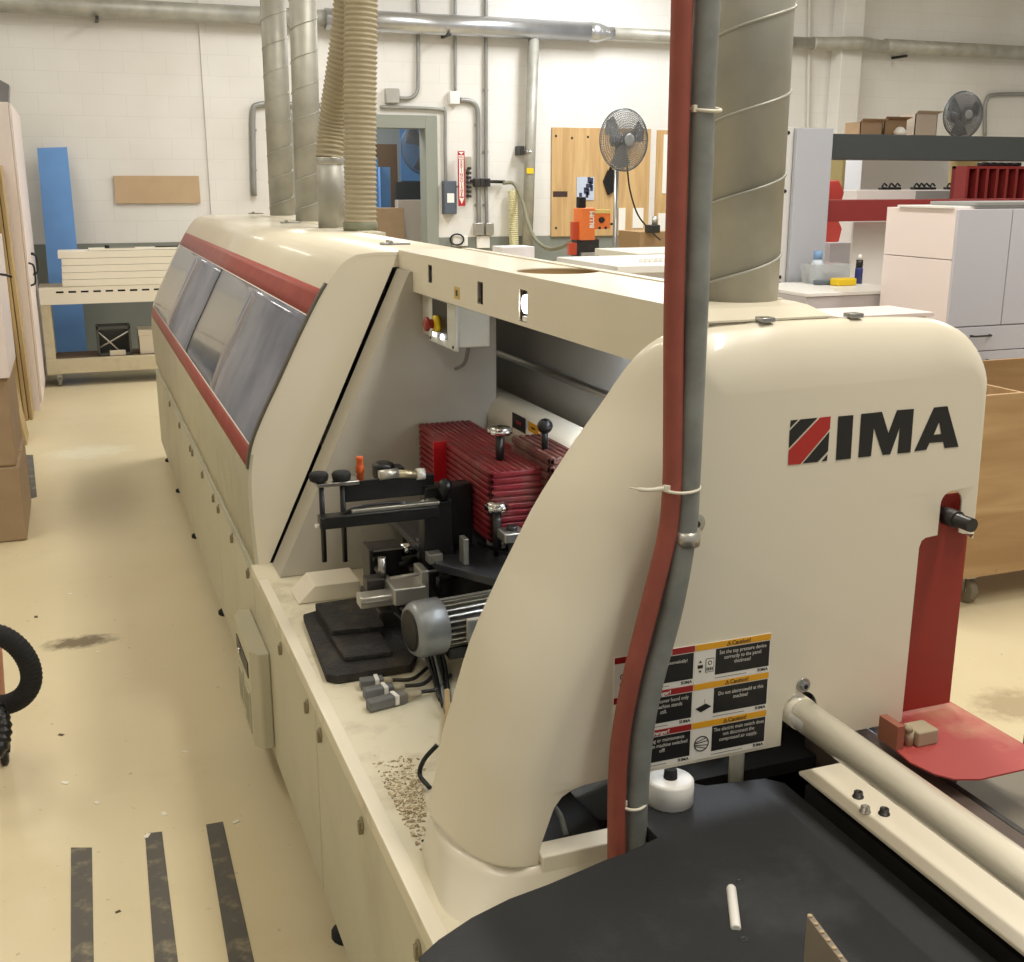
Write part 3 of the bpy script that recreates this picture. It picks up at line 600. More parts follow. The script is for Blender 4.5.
# connector plugs
plugm = mat('plug_grey', (104, 106, 106), .5, dirt=(150, 130, 100), dscale=20, damt=.4, var=.1)
for px, py, qx, qy, lb in ((360, 684, 392, 680, 'farthest of the three grey cable plugs on the deck'), (364, 694, 404, 686, 'middle of the three grey cable plugs on the deck'), (368, 706, 420, 692, 'nearest of the three grey cable plugs on the deck')):
    a = at(px, py, Z=DECK+.015); b = at(qx, qy, Z=DECK+.015); r = thing('cable_plug', (a.x, a.y, DECK), lb, 'plug', 'grey cable plugs on the deck'); dv = (b-a).normalized(); L_ = (b-a).length
    ang = math.atan2(dv.y, dv.x); R_ = Matrix.Rotation(ang, 3, 'Z')
    mb = MB(); mb.box(a+Vector((0, -.013, -.012)), a+Vector((L_*.72, .013, .012)), plugm, .003, rot=R_, piv=a); mb.build('plug_housing', r)
    mb = MB(); m0 = a+dv*L_*.5; mb.box(m0+Vector((-.004, -.016, -.01)), m0+Vector((.006, .016, .014)), white, .002, rot=R_, piv=m0); mb.build('locking_clip', r)
    mb = MB(); mb.cyl(a+dv*L_*.7, a+dv*L_, .009, mat('dusty_gland', (176, 166, 140), .6), n=12); mb.tube([a+dv*L_, a+dv*(L_+.05)+Vector((0, 0, -.004)), a+dv*(L_+.10)+Vector((.0, .05, -.003))], .005, dsteel, n=8, sub=4); mb.build('cable_gland', r)
mb = MB(); mb.tube([at(437, 745, Z=DECK+.08), at(424, 760, Z=DECK+.05), at(420, 775, Z=DECK+.02), at(430, 788, Z=DECK+.01)], .005, black, n=8, sub=6); mb.build('loose_cable', ROOT)
mb = MB(); mb.tube([at(447, 690, Z=DECK+.05), at(448, 715, Z=DECK+.012), at(445, 745, Z=DECK+.008)], .007, mat('wood_stick', (186, 160, 116), .7), n=8); mb.build('wooden_dowel', ROOT)
c = at(440, 853, Z=DECK+.001); mb = MB(); 
for k in range(9): mb.box((c.x-.02, c.y-.05+k*.012, DECK+.0005), (c.x+.03, c.y-.045+k*.012, DECK+.002), black)
mb.build('vent_slots', deck)
# --- terminal box hung on the cabinet side
tb = at(238, 612, X=.33)
def tbp(y0, y1, z0, z1): pass
bx0, bx1 = .378, SX
yN, yF, zb, zt = 3.17, 3.57, .14, .45
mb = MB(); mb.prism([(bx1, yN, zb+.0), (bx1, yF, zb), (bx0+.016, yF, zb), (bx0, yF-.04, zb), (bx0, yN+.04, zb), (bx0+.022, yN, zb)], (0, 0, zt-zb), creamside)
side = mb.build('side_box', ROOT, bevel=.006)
for (y0, y1, z0, z1) in ((3.24, 3.34, .165, .30), (3.38, 3.48, .185, .31)):
    mb = MB(); mb.box((bx0-.004, y0, z0), (bx0, y1, z1), creamside); mb.box((bx0-.005, y0+.012, z0+.012), (bx0-.0035, y1-.012, z1-.012), mat('recess_tan', (150, 146, 124), .6)); mb.build('access_flap', side, bevel=.002)
mb = MB(); mb.box((bx0-.003, 3.25, .345), (bx0, 3.50, .395), dsteel); mb.lathe((bx0-.003, 3.42, .37), (-1, 0, 0), [(0, .01), (.006, .008)], chrome, 12); mb.build('recess_strip', side)

# ============================================================ FRONT COVER
rim = [((428, 808), .22, .100), ((430, 795), .22, .100), ((436, 770), .22, .100), ((443, 730), .22, .100), ((452, 700), .22, .100), ((470, 640), .22, .105), ((494, 585), .22, .11), ((506, 560), .22, .12), ((530, 512), .21, .12),
       ((549, 480), .20, .115), ((575, 440), .19, .11), ((600, 405), .17, .11), ((622, 373), .145, .11), ((642, 350), .12, .11), ((667, 334), .09, .10), ((704, 326), .07, .10), ((742, 323.5), .06, .10), ((778, 321), .05, .10), ((868, 317), .05, .10),
       ((915, 317), .05, .10), ((940, 321), .04, .09), ((962, 333), .035, .06), ((976, 352), .03, .035), ((983, 375), .025, .02), ((982, 395), .02, .012), ((972, 500), .02, .010), ((968.5, 535), .02, .010)]
R3 = [at(p[0], p[1], Y=FY+d) for p, d, r in rim]; dd = [d for _, d, _ in rim]; rr_ = [r for _, _, r in rim]
q_ = smooth_path([Vector((d, r, 0)) for d, r in zip(dd, rr_)], 3); R3 = smooth_path(R3, 3); dd = [q.x for q in q_]; rr_ = [q.y for q in q_]
Fp = []
for i, p in enumerate(R3):
    t = (R3[min(i+1, len(R3)-1)]-R3[max(i-1, 0)]); t.y = 0; t.normalize(); nrm = Vector((t.z, 0, -t.x)); Fp.append(Vector((p.x, FY, p.z))+nrm*rr_[i])
for _ in range(14):
    Fp = [Fp[0]]+[(Fp[i-1]+Fp[i]*2+Fp[i+1])/4 for i in range(1, len(Fp)-1)]+[Fp[-1]]
# keep the first/last rows level
Fp[0].z = .7085; R3[0].z = .7085
Fp[-1].z = R3[-1].z
mb = MB(); NT = 8; rows = []
CZ = lambda x: .712
for i in range(len(R3)):
    row = []
    for k in range(NT+1):
        t = PI/2*k/NT; q = Fp[i].lerp(R3[i], math.sin(t)); row.append(mb.bm.verts.new((q.x, FY+dd[i]*(1-math.cos(t)), q.z)))
    rows.append(row)
for A, B in zip(rows, rows[1:]):
    for k in range(NT): mb.face([A[k], A[k+1], B[k+1], B[k]], cream, True)
def fp(px, py): 
    q = at(px, py, Y=FY); return q
arch = [Vector((fp(538, 861).x, FY, .7085)), fp(541, 845), fp(548, 825), fp(554, 808), fp(562, 797), fp(572, 790), fp(584, 785), fp(608, 779), Vector((.83, FY, .838))]
hx, hz, hrr = 1.124, .900, .036
hole = [Vector((hx-hrr, FY, .838)), Vector((hx-hrr, FY, hz))]+circ((hx, FY, hz), hrr, 14, 'XZ', PI, 0, False)[1:]+[Vector((hx+hrr, FY, .838))]
nx = 1.352
nt_ = [Vector((nx-.002, FY, .838)), Vector((nx, FY, 1.175)), Vector((nx+.004, FY, 1.187)), Vector((nx+.012, FY, 1.192)), Vector((1.390, FY, 1.194))]
sl = [Vector((1.390, FY, 1.25))]+circ((1.414, FY, 1.25), .024, 12, 'XZ', PI, 0, False)[1:]+[Vector((1.438, FY, 1.194)), Vector((1.448, FY, 1.19))]
bot = arch+hole+nt_+sl
poly = Fp+[Vector((Fp[-1].x, FY, 1.188))]+bot[::-1]
# flat front welded to the fillet's first row
flatv = [rows[i][0] for i in range(len(R3))]+[mb.bm.verts.new(p) for p in poly[len(R3):]]
for t in tessellate_polygon([poly]): mb.face([flatv[i] for i in t], cream, False)
bmesh.ops.remove_doubles(mb.bm, verts=mb.bm.verts, dist=.0004)
cover = mb.build('front_cover', ROOT)
for p in cover.data.polygons: p.use_smooth = True
bpy.context.view_layer.update()
sm = cover.modifiers.new('thickness', 'SOLIDIFY'); sm.thickness = .004; sm.offset = -1; wn = cover.modifiers.new('weighted', 'WEIGHTED_NORMAL'); wn.mode = 'FACE_AREA'; wn.weight = 100
# logo
YL = FY-.0012
def lp(cx, cy): q = at(760+cx/3.7, 380+cy/3.7, Y=YL); return q
mb = MB()
for pts, m2 in (([(115, 150), (141, 147), (113, 176)], stblk), ([(151, 146), (213, 140), (108, 251), (111, 188)], stblk), ([(224, 139), (262, 135), (259, 181), (150, 311), (105, 315), (107, 262)], logored),
                ([(257, 193), (252, 263), (214, 303), (159, 309)], stblk), ([(250, 277), (248, 299), (229, 301)], stblk)):
    mb.prism([lp(*p) for p in pts], (0, .0008, 0), m2)
mb.build('stripe_emblem', cover)
mb = MB()
for pts, hl in (([(291, 135), (346, 130), (336, 291), (282, 297)], None), ([(376, 126), (452, 118), (476, 198), (508, 112), (570, 107), (557, 268), (510, 272), (519, 172), (482, 275), (455, 277), (422, 175), (411, 282), (365, 287)], None),
                ([(645, 102), (694, 97), (735, 247), (684, 252), (679, 229), (627, 233), (616, 258), (572, 264)], [(643, 203), (672, 200), (664, 154)])):
    mb.prism([lp(*p) for p in pts], (0, .0008, 0), stblk, [[lp(*p) for p in hl]] if hl else ())
mb.build('logo_lettering', cover)
# warning stickers, two columns by three rows
xs0, xs1, xs2 = .757, .906, 1.054; zt0 = 1.057; rh = .0712; YS = FY-.0015
def minilogo(mb, x, z, h, Y):
    mb.prism([(x, Y, z), (x+h*.9, Y, z), (x+h*.9, Y, z+h), (x, Y, z+h)], (0, .0001, 0), stblk)
    mb.prism([(x, Y-.0003, z+h*.25), (x+h*.12, Y-.0003, z+h*.25), (x+h*.66, Y-.0003, z+h), (x+h*.54, Y-.0003, z+h)], (0, .0001, 0), stwht); mb.prism([(x+h*.25, Y-.0003, z), (x+h*.37, Y-.0003, z), (x+h*.9, Y-.0003, z+h*.7), (x+h*.9, Y-.0003, z+h*.84)], (0, .0001, 0), stwht)
    mb.text('IMA', h*1.35, (x+h*1.1, Y, z), (1, 0, 0), (0, 0, 1), stblk, bold=h*.05, sx=1.15)
def sticker(x0, x1, z1, head, icon, lines):
    z0 = z1-rh+.0006; Y = YS; mb = MB(); wdt = x1-x0-.0006
    mb.box((x0, Y, z0), (x0+wdt, Y+.001, z1), stwht)
    hm = stred if head == 'Danger!' else amber; tc_ = stwht if head == 'Danger!' else stblk
    mb.box((x0+.0005, Y-.0004, z1-.0115), (x0+wdt-.0005, Y, z1-.0005), hm)
    mb.text(head, .0105, (x0+wdt*.60, Y-.0007, z1-.0095), (1, 0, 0), (0, 0, 1), tc_, 'CENTER', bold=.00025)
    tx = x0+wdt*.60-.0285; mb.prism([(tx, Y-.0007, z1-.0098), (tx+.0095, Y-.0007, z1-.0098), (tx+.00475, Y-.0007, z1-.0015)], (0, .0001, 0), tc_)
    mb.prism([(tx+.0018, Y-.0009, z1-.009), (tx+.0077, Y-.0009, z1-.009), (tx+.00475, Y-.0009, z1-.0037)], (0, .0001, 0), hm); mb.box((tx+.0042, Y-.0011, z1-.0085), (tx+.0053, Y-.001, z1-.0052), tc_)
    bx = x0+wdt*.27; mb.box((bx, Y-.0004, z0+.011), (x0+wdt-.002, Y, z1-.0130), stblk)
    for i, l in enumerate(lines): mb.text(l, .0098 if len(l) < 29.5 and l[:7] != 'Machine' else .0085, (bx+(x0+wdt-.002-bx)/2, Y-.0007, z1-.0235-i*.0098-(.004 if len(lines) < 3 else 0)), (1, 0, 0), (0, 0, 1), stwht, 'CENTER', sx=.84)
    minilogo(mb, x0+wdt-.024, z0+.0035, .0055, Y-.0004)
    mb.box((bx, Y-.0003, z0+.0045), (bx+wdt*.42, Y, z0+.0052), stblk)
    cx, cz = x0+wdt*.135, z0+.029
    if icon == 'fan':
        n = 26
        for k in range(n):
            t0, t1 = 2*PI*k/n, 2*PI*(k+1)/n; mb.prism([(cx+.0145*math.cos(t), Y-.0005, cz+.0145*math.sin(t)) for t in (t0, t1)]+[(cx+.0125*math.cos(t), Y-.0005, cz+.0125*math.sin(t)) for t in (t1, t0)], (0, .0002, 0), stblk)
        for a, b in (((-.013, .003), (.009, .010)), ((-.013, -.003), (.009, -.010)), ((-.012, .0015), (.012, .004)), ((-.012, -.0015), (.012, -.004))):
            mb.prism([(cx+a[0], Y-.0005, cz+a[1]-.0007), (cx+b[0], Y-.0005, cz+b[1]-.0007), (cx+b[0], Y-.0005, cz+b[1]+.0007), (cx+a[0], Y-.0005, cz+a[1]+.0007)], (0, .0002, 0), stblk)
    elif icon == 'plate':
        mb.prism([(cx-.015, Y-.0005, cz-.004), (cx-.004, Y-.0005, cz-.012), (cx+.016, Y-.0005, cz-.004), (cx+.005, Y-.0005, cz+.003)], (0, .0002, 0), stblk); mb.box((cx+.002, Y-.0005, cz+.003), (cx+.003, Y-.0003, cz+.012), mat('sticker_tan', (200, 160, 90), .5))
    elif icon == 'press':
        mb.box((cx-.014, Y-.0005, cz-.002), (cx-.004, Y-.0003, cz+.004), stblk)
        for s_ in (-1, 1): mb.prism([(cx-.012, Y-.0005, cz+.001+s_*.007), (cx-.006, Y-.0005, cz+.001+s_*.007), (cx-.009, Y-.0005, cz+.001+s_*.0115)], (0, .0002, 0), stblk)
        for a in (0, .001):
            mb.box((cx+.001+a, Y-.0005-a*.3, cz-.011+a), (cx+.017-a, Y-.0004-a*.3, cz+.014-a), stblk if a == 0 else stwht)
        mb.lathe((cx+.009, Y-.001, cz+.006), (0, -1, 0), [(0, .004), (.0002, .004)], stblk, 14); mb.lathe((cx+.009, Y-.0013, cz+.006), (0, -1, 0), [(0, .0025), (.0002, .0025)], stwht, 14)
        for k in range(4): mb.box((cx+.003+k*.0032, Y-.0011, cz-.008), (cx+.005+k*.0032, Y-.001, cz-.002), stblk)
    else:
        for dx, dz in ((-.004, .006), (.004, .006), (0, -.001), (-.004, -.008), (.005, -.008)):
            mb.lathe((cx+dx, Y-.0004, cz+dz), (0, -1, 0), [(0, .0055), (.0002, .0055)], stblk, 14); mb.lathe((cx+dx, Y-.0007, cz+dz), (0, -1, 0), [(0, .0035), (.0002, .0035)], stwht, 14)
    return mb.build('warning_sticker', cover, normals=False)
rowsL = [('Danger!', 'gear', ['Machine starts automatically!']), ('Danger!', 'hood', ['Access the cover hood only', 'if the machine stands', 'still.']), ('Danger!', 'gear', ['Cleaning or maintenance', 'only when machine switched', 'off!'])]
rowsR = [('Caution!', 'press', ['Set the top pressure device', 'correctly to the panel', 'thickness!']), ('Caution!', 'plate', ['Do not electroweld at this', 'machine!']), ('Caution!', 'fan', ['The electric main switch does', 'not disconnect the', 'compressed air supply.'])]
for i in range(3):
    sticker(xs0, xs1, zt0-i*rh, *rowsL[i]); sticker(xs1, xs2, zt0-i*rh, *rowsR[i])
# bolt, screws, latches on the cover
c = fp(803, 685); MB().cyl((c.x, FY, c.z), (c.x, FY-.0025, c.z), .0135, alu, n=24).cyl((c.x, FY-.0024, c.z), (c.x, FY-.009, c.z), .008, silv, n=6, sm=False).cyl((c.x, FY-.0088, c.z), (c.x, FY-.0094, c.z), .004, black, n=12).build('cap_bolt', cover)
c = at(455, 838, Y=FY+.05)
for px, py in ((790, 322), (907, 322)):
    c = at(px-5, py, Z=1.588); mb = MB(); mb.box((c.x-.012, FY+.035, 1.582), (c.x+.012, FY+.06, 1.590), steel, .002); mb.build('cover_catch', cover)
# inner ring of tube hole + shaft through the slot
mb = MB(); mb.cyl((1.414, FY+.12, 1.225), (1.414, FY-.055, 1.225), .0125, mat('oiled_steel', (72, 72, 70), .35, metal=.8), n=18); mb.cyl((1.414, FY-.02, 1.225), (1.414, FY+.01, 1.225), .016, dsteel, n=18); mb.build('adjusting_shaft', ROOT)
mb = MB(); mb.box((1.36, FY+.12, 1.12), (1.46, FY+.16, 1.32), mat('rust_brown', (110, 64, 48), .6)); mb.build('shaft_bearing', ROOT)
# --- lower cover with protruding bar
mb = MB()
ctop = .7045
def arcpts(z): 
    P = [(.505, 1.75), (.500, 1.70), (.503, 1.665), (.515, 1.62), (.537, 1.58), (.565, 1.553), (.60, 1.535), (.64, FY), (.835, FY)]
    Q = [(.480, 1.75), (.470, 1.68), (.458, 1.60), (.450, 1.545), (.455, 1.51), (.478, 1.49), (.52, 1.482), (.60, 1.49), (.835, 1.50)]
    t = (ctop-z)/(ctop-.60); t = max(0, min(1, t)); t = t**1.1
    return [Vector((a[0]*(1-t)+b[0]*t, a[1]*(1-t)+b[1]*t, z)) for a, b in zip(P, Q)]
zz = [ctop, .69, .67, .65, .63, .60]; rings = []
for z in zz:
    A = smooth_path(arcpts(z), 3); rings.append([mb.bm.verts.new(p) for p in A])
for A, B in zip(rings, rings[1:]):
    for k in range(len(A)-1): mb.face([A[k], A[k+1], B[k+1], B[k]], cream, True)
top = [Vector(v.co) for v in rings[0]]; 
keep_ = [v for v in rings[0] if v.co.x < .66]
pl = [Vector((v.co.x, v.co.y, ctop)) for v in keep_]+[Vector((.63, 1.60, ctop)), Vector((.58, 1.75, ctop))]
tv = keep_+[mb.bm.verts.new((.63, 1.60, ctop)), mb.bm.verts.new((.58, 1.75, ctop))]
for t in tessellate_polygon([pl]): mb.face([tv[i] for i in t], cream)
lowc = mb.build('lower_cover', ROOT)
bq = at(651.6, 833.6, Y=FY-.004); mb = MB(); mb.box((.632, FY-.004, .66), (bq.x, FY+.040, bq.z), cream, .003); mb.build('cream_bar', ROOT)
# grey hood piece seen through the arch and dark interior
mb = MB(); mb.prism([at(575, 798, Y=1.70), at(600, 822, Y=1.70), at(668, 805, Y=1.70), at(668, 775, Y=1.70), at(610, 782, Y=1.70)], (0, .04, 0), mat('slate_grey', (88, 92, 96), .5)); mb.build('inner_guard', ROOT, bevel=.006)
mb = MB(); mb.box((.70, 1.83, DECK+.002), (1.38, 2.1, .735), darkvoid); mb.box((1.0, 1.80, .736), (1.335, 2.1, .95), darkvoid); mb.box((.54, 1.56, DECK+.0005), (1.37, 1.83, DECK+.004), darkvoid); mb.build('dark_void_filler', ROOT)  # near-black boxes and floor plate added as painted shade behind the arch
mb = MB(); mb.tube([at(548, 800, Y=1.66), at(560, 815, Y=1.64), at(566, 835, Y=1.62)], .005, pipegrey, n=8, sub=5); mb.build('inner_cable', ROOT)
mb = MB()
rs = random.Random(11)
for i in range(9):
    x = rs.uniform(.88, 1.30); y = rs.uniform(1.68, 1.78); z = rs.uniform(.76, .86); s_ = rs.uniform(.012, .03)
    mb.box((x-s_, y-s_, z-s_*.6), (x+s_, y+s_, z+s_*.6), rs.choice([dsteel, black, dsteel]), .003)
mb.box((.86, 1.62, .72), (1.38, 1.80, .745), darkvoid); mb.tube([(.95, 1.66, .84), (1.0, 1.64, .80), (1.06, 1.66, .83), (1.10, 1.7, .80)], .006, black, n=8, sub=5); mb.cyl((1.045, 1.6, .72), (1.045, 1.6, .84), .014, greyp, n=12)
mb.build('feed_mechanism', ROOT)
# --- infeed: round guide tube, rail, conveyor track
tc0 = Vector((1.124, 1.62, .896)); tc1 = Vector((1.124, .25, .896))
mb = MB(); mb.cyl(tc0, tc1, .0285, creamtube, n=40); mb.cyl(tc0, (1.124, 1.52, .896), .0300, cream, n=40); mb.build('guide_tube', ROOT)
RZ = .80
mb = MB(); mb.box((1.108, .2, RZ-.007), (1.215, 1.50, RZ), cream); mb.box((1.20, .2, RZ-.05), (1.207, 1.50, RZ-.007), cream); rail = mb.build('support_rail', ROOT, bevel=.002)
for px, py, m2 in ((858, 797, dsteel), (865, 812, alu), (884, 814, dsteel)):
    c = at(px, py, Z=RZ); MB().lathe((c.x, c.y, RZ), (0, 0, 1), [(0, .0095), (.002, .0095), (.002, .0075), (.010, .0075), (.010, .004), (.006, .004)], m2, 12).build('rail_bolt', rail)
mb = MB(); 
for px, py in ((862, 832), (886, 848), (965, 925)):
    c = at(px, py, Z=.74); mb.cyl((c.x+.005, c.y, .70), (c.x+.005, c.y, .745), .011, alu, n=10); mb.box((c.x-.015, c.y-.03, .70), (c.x+.02, c.y+.03, .715), dsteel, .002)
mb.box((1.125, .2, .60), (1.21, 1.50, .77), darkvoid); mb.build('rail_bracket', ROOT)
trk = mat('rusty_track', (98, 84, 76), .55, metal=.3, var=.2, vscale=12)
mb = MB(); mb.box((1.235, .2, .70), (1.262, 1.66, .775), trk); mb.box((1.25, .2, .70), (1.325, 1.66, .80), trk, .003); mb.box((1.33, .2, .70), (1.345, 1.66, .795), dsteel); mb.build('conveyor_track', ROOT, bevel=.002)
mb = MB(); mb.box((1.36, .2, .60), (1.64, 1.60, .735), mat('dusty_grey_tray', (120, 114, 98), .6, var=.12)); mb.box((1.64, .2, .60), (1.655, 1.52, .765), black); mb.box((1.655, .2, .60), (1.74, 1.50, .76), greyp)
mb.build('chain_tray', ROOT, bevel=.002)
mb = MB(); c = at(975, 800, Z=.73); mb.cyl((c.x, c.y, .722), (c.x+.06, c.y+.0, .726), .004, chrome, n=8); c = at(945, 780, Z=.74); mb.box((c.x-.02, c.y-.02, .72), (c.x+.01, c.y+.02, .75), dsteel, .003); mb.build('sensor_clip', ROOT)
# red deflector: vertical strip and horizontal plate
mb = MB(); p = [at(915, 533, Y=1.58), at(967, 528, Y=1.58), at(940, 728, Y=1.58), at(893, 735, Y=1.58)]
mb.prism([Vector((1.345, 1.555, 1.26)), Vector((1.482, 1.555, 1.26)), Vector((1.482, 1.555, .842)), Vector((1.345, 1.555, .842))], (0, .003, 0), redp); mb.build('red_strip', ROOT)
rz = .835
pp = [at(q[0], q[1], Z=rz) for q in ((886, 725), (892, 745), (915, 765), (940, 776), (962, 780), (990, 778), (1024, 769), (1060, 762), (1080, 775), (1060, 757), (1024, 741), (960, 706), (945, 700))]
pp = [at(q[0], q[1], Z=rz) for q in ((884, 722), (889, 744), (910, 762), (935, 774), (955, 779), (980, 779), (1024, 769), (1070, 758), (1024, 744), (955, 704), (940, 696), (905, 700))]
mb = MB(); mb.prism([Vector((p.x, p.y, rz-.003)) for p in pp], (0, 0, .003), redplate); mb.build('red_apron_plate', ROOT)
dm = mat('dusty_beige_metal', (170, 156, 130), .7, var=.12)
c = at(922, 742, Z=rz); mb = MB(); mb.box((c.x-.022, c.y-.015, rz), (c.x+.022, c.y+.028, rz+.028), dm, .003); mb.cyl((c.x-.03, c.y, rz), (c.x-.03, c.y, rz+.03), .008, dm, n=12); mb.lathe((c.x-.034, c.y, rz+.03), (0, 0, 1), [(0, .009), (.006, .007), (.01, .002)], dm, 12)
mb.box((c.x-.065, c.y-.01, rz), (c.x-.05, c.y+.04, rz+.045), mat('dusty_red_bracket', (150, 92, 72), .65)); mb.build('stop_block', ROOT)

# ============================================================ ROUND RETURN TABLE
TZ = .77
rt = thing('return_table', (.75, .9, 0), 'round black textured outfeed table in the foreground below the front cover', 'table')
edge = [at(x, y, Z=TZ) for x, y in ((418, 957), (438, 939), (471, 917), (509, 898), (547, 884), (582.5, 869), (603, 860), (623, 853), (641, 845), (657, 837), (642, 822), (641, 797))]
edge = [Vector((e.x, e.y, TZ)) for e in edge]
x1 = 1.095
poly = [Vector((.345, 1.19, TZ)), Vector((.325, 1.08, TZ)), Vector((.325, .9, TZ)), Vector((.345, .7, TZ)), Vector((.39, .5, TZ)), Vector((.47, .3, TZ)), Vector((.60, .16, TZ)), Vector((.8, .08, TZ)), Vector((x1, .06, TZ)), Vector((x1, 1.52, TZ)), Vector((1.07, 1.545, TZ)), Vector((.96, 1.56, TZ)), Vector((.93, 1.59, TZ))]
poly = edge+[Vector((.842, 1.59, TZ))]+poly[::-1]
mb = MB(); mb.prism([p-Vector((0, 0, .028)) for p in poly], (0, 0, .028), tabletop_m); mb.build('tabletop', rt, bevel=.003)
mb = MB(); mb.box((.55, .4, .6), (1.0, 1.2, .742), dsteel, .01); mb.cyl((.78, .8, .03), (.78, .8, .62), .07, dsteel, n=20); mb.lathe((.78, .8, 0), (0, 0, 1), [(0, .28), (.02, .28), (.03, .1)], dsteel, 24); mb.build('pedestal', rt)
a = at(731, 888, Z=TZ); b = at(736, 930, Z=TZ); mb = MB(); mb.lathe((a.x, a.y, TZ+.001), (b-a), [(0, .006), (.004, .0075), ((b-a).length-.004, .0075), ((b-a).length, .006)], white, 18); mb.build('roller', rt)
mb = MB(); mb.box((min(a.x, b.x)-.012, b.y-.006, TZ-.002), (max(a.x, b.x)+.012, a.y+.006, TZ+.0006), black) if False else None
for px, py in ((740, 881), (744, 939)):
    c = at(px, py, Z=TZ); mb = MB() ; mb.lathe((c.x, c.y, TZ-.001), (0, 0, 1), [(0, .006), (.0018, .006), (.0018, .004), (.0005, .0035)], dsteel, 14); mb.build('countersunk_screw', rt)
pc = at(677, 792, Z=TZ+.0)
pc = Vector((.874, 1.538, TZ)); 
mb = MB(); mb.lathe(pc, (0, 0, 1), [(0, .039), (.001, .0405), (.040, .0405), (.043, .038), (.044, .035)], white, 40); pk = mb.build('edge_roller', rt)
mb = MB(); mb.lathe(pc+Vector((0, 0, .044)), (0, 0, 1), [(0, .012), (.015, .011), (.017, .009)], blackr, 16); mb.build('roller_bolt', pk)
mb = MB() if False else None
# piece of cardboard standing on the table
ca = at(812, 921, Y=.98); mb = MB()
q0 = Vector((ca.x, .99, TZ)); dirv = Vector((.03, -.16, 0))
mb.prism([q0+Vector((0, 0, .001)), q0+Vector((0, 0, ca.z-TZ)), q0+dirv+Vector((0, 0, (ca.z-TZ)*.55)), q0+dirv+Vector((0, 0, .001))], (.008, .002, 0), mat('grey_carton', (142, 130, 112), .8))
n_ = 16
for k in range(n_):
    t = k/n_; p0 = q0+dirv*t+Vector((.004, 0, (ca.z-TZ)*(1-.45*t)-.001)); mb.cyl(p0, p0+Vector((.0, .0, .0015)), .0030, mat('carton_flute', (176, 156, 124), .8), n=8)
mb.build('cardboard_piece', label='corrugated cardboard offcut standing upright on the black round table', category='cardboard')

# ============================================================ HANGING HOSES
HYY = 1.487
red = [at(x, y, Y=HYY) for x, y in ((682.5, -60), (682, 0), (678, 150), (674, 300), (673, 420), (672, 485), (667, 535), (650, 605), (629, 690), (618, 765), (614, 856))]
red[-1] = Vector((red[-1].x, HYY-.01, .69)); 
r = thing('red_hose', (red[-1].x, red[-1].y, .69), 'red rubber hose hanging in front of the cream cover', 'hose')
MB().tube(red, .0152, hosered, n=20, sub=8).build('hose', r)
gry = [at(x, y, Y=HYY) for x, y in ((707.5, -60), (707, 0), (702, 110), (696, 300), (691, 420), (688, 485), (685, 530), (672, 605), (650, 690), (640, 755), (634, 850))]
gry[-1] = Vector((gry[-1].x, HYY, .69))
r = thing('grey_conduit', (gry[-1].x, gry[-1].y, .69), 'grey conduit pipe clipped to the cover right of the red hose', 'pipe')
MB().tube(gry, .0188, pipegrey, n=22, sub=8).build('pipe', r)
c = at(686, 537, Y=HYY); mb = MB(); mb.cyl((c.x-.0, HYY, c.z-.012), (c.x+.0, HYY, c.z+.012), .0225, alu, n=24); mb.lathe((c.x+.036, FY-.004, c.z+.008), (0, -1, 0), [(0, .017), (.006, .017), (.008, .012)], alu, 18); mb.box((c.x+.014, FY-.02, c.z-.004), (c.x+.034, FY-.005, c.z+.012), alu, .003); mb.lathe((c.x+.037, FY-.012, c.z+.008), (0, -1, 0), [(0, .006), (.003, .005)], dsteel, 10); mb.build('pipe_clip', r)
mb = MB(); mb.tube([at(695, -60, Y=1.50), at(694, 60, Y=1.50), at(692, 120, Y=1.503), at(688, 200, Y=1.505), at(684, 245, Y=1.505), at(682, 330, Y=1.508), at(680, 480, Y=1.508), at(660, 610, Y=1.508), at(640, 690, Y=1.508), at(628, 770, Y=1.508), Vector((at(625, 850, Y=1.508).x, 1.508, .69))], .0055, bluec, n=10, sub=6)
mb.build('blue_cable', label='thin blue cable running between the red hose and the grey conduit', category='cable')
def ring_tie(px0, px1, py, Y, tail=None, lb='', n=30):
    a = at(px0, py, Y=Y); b = at(px1, py, Y=Y); cx = (a.x+b.x)/2; cz = (a.z+b.z)/2; rx = (b.x-a.x)/2+.001; ry = .0215
    P = [Vector((cx+rx*math.cos(2*PI*k/n), Y+ry*math.sin(2*PI*k/n), cz+.004*math.sin(2*PI*k/n))) for k in range(n+1)]
    mb = MB(); mb.tube(P, .0026, tie, n=8, cap=False); mb.box((a.x-.004, Y-.012, a.z-.005), (a.x+.008, Y-.004+.0, a.z+.005), tie, .001)
    if tail: mb.tube([Vector((a.x, Y-.008, a.z)), Vector((a.x-.03, Y-.004, a.z-.001)), Vector((a.x-.055, Y+.005, a.z+.003))], [.0042, .0036, .0012], tie, n=8, sub=5)
    mb.build('zip_tie', label=lb, category='zip tie', group='zip ties round the hoses')
ring_tie(663, 698, 487, HYY, True, 'pale zip tie with a loose tail binding red hose to grey conduit')
ring_tie(620, 644, 801, HYY, None, 'pale zip tie low down near the black table round the grey conduit')
ring_tie(692, 718, 109, HYY, None, 'pale zip tie high up holding blue cable to grey conduit')

